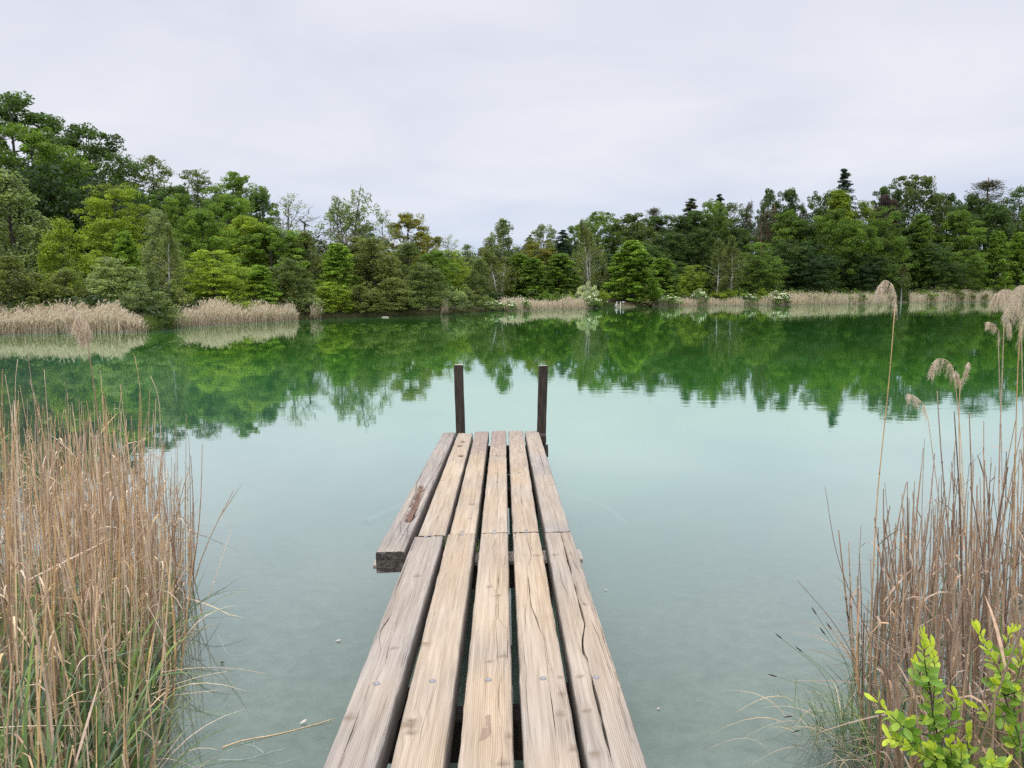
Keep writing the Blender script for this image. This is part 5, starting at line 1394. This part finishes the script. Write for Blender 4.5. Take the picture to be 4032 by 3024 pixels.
o = obj('grass', b.mesh('grass'), M_BLADE); tag(o, 'young green reed leaves between the stems of the right clump', kind='stuff')
# dry arching blades on the left margin
b = MB()
for i in range(16):
    Y = 2.1 + 2.2 * r_.random(); X = left_edge(Y) - .15 * r_.random()
    blade(b, np.array([X, Y, 0]), r_.uniform(-1.3, 1.0), .28 + .34 * r_.random(), .0022 + .002 * r_.random(), .25 + .55 * r_.random(), r_, r_.random(), .4)
o = obj('dry_grass', b.mesh('dry_grass'), M_REED); tag(o, 'dry yellow and brown blades arching over the water beside the left clump', kind='stuff')

# sedge tuft on the right margin, with dark flower spikes
tp = on_z(3395, 2960); tuft = empty('sedge_tuft', (tp[0], tp[1], 0), 'arching green sedge tuft with dark flower spikes at the water, lower right', 'sedge')
b = MB(); bs = MB(); r_ = np.random.default_rng(35)
for i in range(300):
    az = r_.normal() * .9 + math.pi * 1.0; base = np.array([r_.normal() * .13 + .05, r_.normal() * .16, .0])
    L = .18 + .25 * r_.random(); blade(b, base, az, L, .0011 + .0013 * r_.random(), .15 + .55 * r_.random(), r_, r_.random(), .45)
obj('blades', b.mesh('blades'), M_BLADE, tuft)
b2 = MB()
for i in range(55):
    az = r_.normal() * .8 + math.pi * 1.0; base = np.array([r_.normal() * .13, r_.normal() * .16, .0])
    blade(b2, base, az, .16 + .2 * r_.random(), .0012 + .001 * r_.random(), .5 + .45 * r_.random(), r_, r_.random(), .6)
obj('dry_blades', b2.mesh('dry_blades'), M_REED, tuft)
for i, (px, py) in enumerate([(3080, 2516), (3160, 2568), (3060, 2665), (3215, 2420), (3250, 2500), (3345, 2440), (3275, 2480), (3120, 2820), (3150, 2875)]):
    e = at_y(px, py, tp[1] + .05 * (i % 3)) - [tp[0], tp[1], 0]; s_ = np.array([.02 * i - .1, 0, 0])
    P_ = curve_pts([s_, s_ * .4 + e * .5 + [0.04, 0, .10], e], 10); bs.tube(P_, np.linspace(.0016, .0009, 10), 4, .1)
    d = norm(P_[-1] - P_[-2]); sp_ = MB(); sp_.tube([e, e + d * .012, e + d * .03, e + d * .042], [.0012, .0032, .0028, .0008], 6, .5)
    obj('flower_spike', sp_.mesh('flower_spike', True), M_DARKWOOD, tuft)
obj('stalks', bs.mesh('stalks'), M_BLADE, tuft)

# ------------------------------------------------------------------ willow saplings, lower right
def leaf_shape(b, base, d, nrm, L, W, tint, r):
    d = norm(d); s = norm(np.cross(nrm, d)); nn = np.cross(d, s)
    prof = [(0, .04), (.18, .45), (.42, .88), (.66, 1.0), (.86, .68), (1.0, .04)]; curl = r.normal() * .12
    V = []
    for f, w in prof:
        c = base + d * L * f + nn * L * curl * f * f
        V += [c - s * W * w * .5 + nn * W * .13 * w, c, c + s * W * w * .5 + nn * W * .13 * w]
    Q = []
    for i in range(len(prof) - 1):
        a = i * 3; Q += [(a, a + 1, a + 4, a + 3), (a + 1, a + 2, a + 5, a + 4)]
    b.add(V, Q, None, tint)
q = NT('willow_leaf')
t = q.attr('tint'); c = q.mix(t, (.21, .36, .055), (.66, .73, .085))
pos = q.n('NewGeometry').outputs['Position']; c = q.mix(q.mapr(q.noise(pos, 60, 3), .3, .7, 0, .35), c, q.mix(1.0, c, (.75, .85, .7), 'MULTIPLY'))
p = q.n('BsdfPrincipled', {'Base Color': c, 'Roughness': .45, 'Specular IOR Level': .4}); tr = q.n('BsdfTranslucent', {'Color': q.mix(1.0, c, (1.2, 1.3, .6), 'MULTIPLY')})
M_WILLOW = q.finish(q.n('MixShader', {0: .4, 1: p.outputs[0], 2: tr.outputs[0]}).outputs[0])
c6b = lambda x, y: (3400 + x / 2.658, 2400 + y / 2.658)
def sapling(name, shoots, Y, label, seed):
    r = np.random.default_rng(seed); base = at_y(*c6b(*shoots[0][0][0]), Y)
    root = empty(name, base, label, 'shrub'); bs = MB(); bl_ = MB()
    for pts, dy, dens in shoots:
        n_ = len(pts); P_ = np.array([at_y(*c6b(x, y), Y + dy * (i / max(1, n_ - 1)) + .015 * r.normal()) for i, (x, y) in enumerate(pts)]) - base
        L = np.linalg.norm(np.diff(P_, axis=0), axis=1).sum(); m = max(8, int(L / .012)); C = curve_pts(P_, m)
        bs.tube(C, np.linspace(.0038 if dens > 1 else .0024, .0011, m), 5, .4)
        k = int(L * 74 * dens); ga = r.random() * 6
        for j in range(k):
            f = (j + .5) / k; f = .18 + .82 * f if n_ > 3 else .1 + .9 * f; i = min(int(f * (m - 1)), m - 2); c = C[i]; tg = norm(C[i + 1] - C[i]); ga += 2.4
            o_ = norm(np.cross(tg, [.3, .9, .2])); o2 = np.cross(tg, o_); out = o_ * math.cos(ga) + o2 * math.sin(ga)
            op = .95 - .65 * max(0, (f - .7) / .3); d = norm(tg * (1 - .45 * op) + out * op + .12 * r.normal(size=3))
            Ls = (.036 + .019 * r.random()) * (.75 + .5 * math.sin(math.pi * min(1, f + .1)))
            leaf_shape(bl_, c, d, norm(tg - d * (tg @ d) + .25 * r.normal(size=3) + [0, -.25, .2]), Ls, Ls * (.44 + .10 * r.random()), np.clip((f - .45) * 1.5 + .16 * r.normal(), 0, 1), r)
        for j in range(3):  # bright tip leaves
            leaf_shape(bl_, C[-1], norm(norm(C[-1] - C[-3]) + .35 * r.normal(size=3)), norm(r.normal(size=3)), .044 + .014 * r.random(), .018, np.clip(.9 + .1 * r.normal(), 0, 1), r)
    obj('stem', bs.mesh('stem', True), M_BARK, root); obj('foliage', bl_.mesh('foliage'), M_WILLOW, root)
    return root
sapling('willow_sapling', [
    ([(960, 1950), (850, 1520), (770, 1290), (725, 1080), (740, 850), (745, 560), (735, 420)], .05, 1.25), ([(725, 1050), (690, 800), (650, 600), (625, 310)], -.05, 1.1),
    ([(700, 900), (610, 760), (570, 620)], .04, 1.0),
    ([(800, 1400), (640, 1390), (480, 1400), (270, 1345)], -.06, 1.0), ([(720, 1330), (520, 1270), (330, 1150), (150, 975)], -.03, 1.05), ([(820, 1420), (890, 1220), (960, 1060), (985, 930)], .03, 1.0),
    ([(700, 1300), (650, 1180), (560, 1150)], .02, .9), ([(900, 1650), (700, 1560), (500, 1450)], -.08, 1.0), ([(940, 1800), (930, 1600), (905, 1400)], -.05, 1.2),
    ([(1000, 1850), (1100, 1600), (1080, 1300)], .02, 1.0), ([(980, 1850), (1010, 1650), (1030, 1480)], -.08, 1.2), ([(800, 1700), (760, 1560), (740, 1460)], -.08, 1.1)], 2.55,
    'bright yellow-green willow sapling in front of the right reeds', 61)
sapling('willow_sapling', [
    ([(1700, 1750), (1600, 1250), (1500, 980), (1420, 640), (1330, 480), (1215, 240)], .0, 1.0), ([(1420, 560), (1480, 400), (1540, 240)], .05, 1.1), ([(1520, 1100), (1400, 1120), (1210, 1040)], -.04, 1.0),
    ([(1500, 960), (1440, 830), (1400, 790)], -.03, 1.0), ([(1580, 1150), (1590, 800), (1640, 600), (1680, 430)], .05, 1.0), ([(1650, 1500), (1590, 1400), (1540, 1310)], -.04, 1.0), ([(1480, 900), (1560, 880), (1610, 860)], -.03, .9)], 2.65,
    'slimmer willow sapling cut by the right edge of the photo', 62)
sapling('willow_sapling', [([(1400, 1900), (1360, 1700), (1340, 1600)], 0, 1.3), ([(1420, 1900), (1440, 1740), (1470, 1640)], .03, 1.2)], 2.45, 'small tip of bright willow leaves at the very bottom right', 63)

# ------------------------------------------------------------------ things in and on the water
M_SUNK = simple_material('sunken_wood', (.42, .42, .36), (.60, .60, .53), 40.0, 0.95)
def sunk(paths, z, rad, label, cat='twig', mat=M_SUNK, name='sunken_twig'):
    b = MB(); o0 = on_z(*paths[0][0], z)
    for p_ in paths:
        P_ = np.array([on_z(x, y, z) + [0, 0, .004 * math.sin(i * 2)] for i, (x, y) in enumerate(p_)]) - o0
        C = curve_pts(P_, 14) if len(P_) > 2 else bend(P_[0], P_[1], 8); b.tube(C, rad * np.linspace(1, .6, len(C)), 5, .5)
    o = obj(name, b.mesh(name, True), mat, None, o0); return tag(o, label, cat)
f8 = lambda x, y: (600 + x / 3.16, 2500 + y / 3.16)
sunk([[f8(870, 1400), f8(1100, 1330), f8(1500, 1240), f8(2080, 1095), f8(2260, 1050)]], .006, .0035, 'long straw-coloured reed lying on the water left of the jetty', 'reed', M_REED, 'floating_reed')
sunk([[f8(830, 1560), f8(1200, 1550), f8(1390, 1475), f8(1660, 1415)], [f8(1390, 1475), f8(1270, 1400), f8(1100, 1350)], [f8(1270, 1400), f8(1265, 1320)]], -.02, .0055, 'pale forked twig lying under water at the lower left')
sunk([[f8(1540, 550), f8(1790, 355)]], -.02, .004, 'short straight stick under water right of the left clump')
sunk([[f8(1590, 1600), f8(1820, 1548)]], -.02, .004, 'short stick under water beside the near end of the jetty')
sunk([[f8(640, 1110), f8(870, 965)]], -.01, .0035, 'thin pale stick in the water at the edge of the left sedges')
sunk([[f8(810, 0), f8(870, 130), f8(960, 240), f8(1080, 265), f8(1350, 180)]], -.03, .005, 'curved pale root under water beside the left clump')
sunk([[(1440, 2060), (1560, 2005), (1700, 1965), (1900, 1930), (2100, 1925), (2215, 1940), (2320, 1970), (2400, 2010), (2460, 2060)]], -.055, .045, 'pale curved trunk lying under water across below the jetty', 'log', M_SUNK, 'sunken_log')
def flat_leaf(px, py, L, rot, label, mat=M_DRIFT):
    r = np.random.default_rng(int(px)); b = MB()
    leaf_shape(b, np.zeros(3), np.array([1., 0, .02]), np.array([0, 0, 1.]), L, L * .5, .5, r)
    o = obj('floating_leaf', b.mesh('floating_leaf'), mat, None, on_z(px, py, .006)); o.rotation_euler = (0, 0, rot); return tag(o, label, 'leaf')
flat_leaf(1320, 2524, .035, .4, 'pale leaf floating left of the jetty')
flat_leaf(2390, 2325, .025, 2.0, 'tiny pale leaf floating right of the jetty')
flat_leaf(2585, 2790, .02, .2, 'tiny bright fleck floating at the lower right of the jetty')
flat_leaf(1180, 2850, .04, .8, 'ragged pale leaf floating at the lower left')
b = MB(); b.tube([(-.012, 0, .004), (0, 0, .008), (.012, 0, .004)], [.001, .004, .001], 5)
for a in (-.6, 0, .6): b.tube([(a * .012, -.02, .001), (a * .01, 0, .007), (a * .012, .02, .001)], .0007, 4)
tag(obj('water_bug', b.mesh('water_bug'), M_DARKWOOD, None, on_z(875, 2612, .003)), 'small dark water bug on the surface beside the left clump', 'insect')
# scattered specks of pollen and seed fluff
b = MB(); r_ = np.random.default_rng(44)
for i in range(260):
    Y = 2.6 + 9 * r_.random() ** 1.6; X = r_.uniform(-1.9, 1.9) * (1 + .1 * Y)
    if X < left_edge(min(Y, 7)) + .02 or (Y < 6 and X > right_edge(min(Y, 6)) - .02): continue
    s = .0015 + .004 * r_.random() ** 2; a = r_.random() * 6.28; c_, s_ = math.cos(a) * s, math.sin(a) * s
    b.add([(X - c_, Y - s_, .003), (X + s_ * .5, Y - c_ * .5, .003), (X + c_, Y + s_, .003), (X - s_ * .5, Y + c_ * .5, .003)], [(0, 1, 2, 3)], None, r_.random())
o = obj('pollen', b.mesh('pollen'), M_DRIFT); tag(o, 'tiny pale specks floating on the near water', kind='stuff')
# moss tufts in the gaps of the deck
def moss(px, py, label, seed, n=60):
    r = np.random.default_rng(seed); t, s = deck(px, py, .02); b = MB()
    for i in range(n):
        a = r.random() * 6.28; c = np.array([r.normal() * .006, r.normal() * .03, -.06]); L = .03 + .05 * r.random()
        e = c + [math.cos(a) * L * .3, math.sin(a) * L * .3, L]; sd = np.array([-math.sin(a), math.cos(a), 0]) * .0016
        b.add([c - sd, c + sd, e], None, [(0, 1, 2)], r.random())
    P_ = OV + lv * t + av * s + nv * 0.0
    o = obj('moss_tuft', b.mesh('moss_tuft'), M_BLADE, None, P_); tag(o, label, 'moss')
moss(1757, 2128, 'green moss tuft in the left gap where the beams meet', 1)
moss(1880, 2150, 'smaller moss tuft in the second gap from the left', 2, 35)
moss(1855, 1745, 'moss in the gap near the far end of the jetty', 3, 35)

# grass on the near banks to both sides
b = MB(); r_ = np.random.default_rng(52); k = 0
while k < 2600:
    X = r_.uniform(-9, 9); Y = r_.uniform(-2, 9)
    if abs(X) < 1.0: continue
    z = gz(X, Y)
    if z < .01: continue
    k += 1; blade(b, np.array([X, Y, z - .01]), r_.random() * 6.28, .10 + .28 * r_.random(), .0025 + .003 * r_.random(), .1 + .5 * r_.random(), r_, r_.random(), .3)
o = obj('bank_grass', b.mesh('bank_grass'), M_BLADE); tag(o, 'short rough grass covering the near bank', kind='stuff')
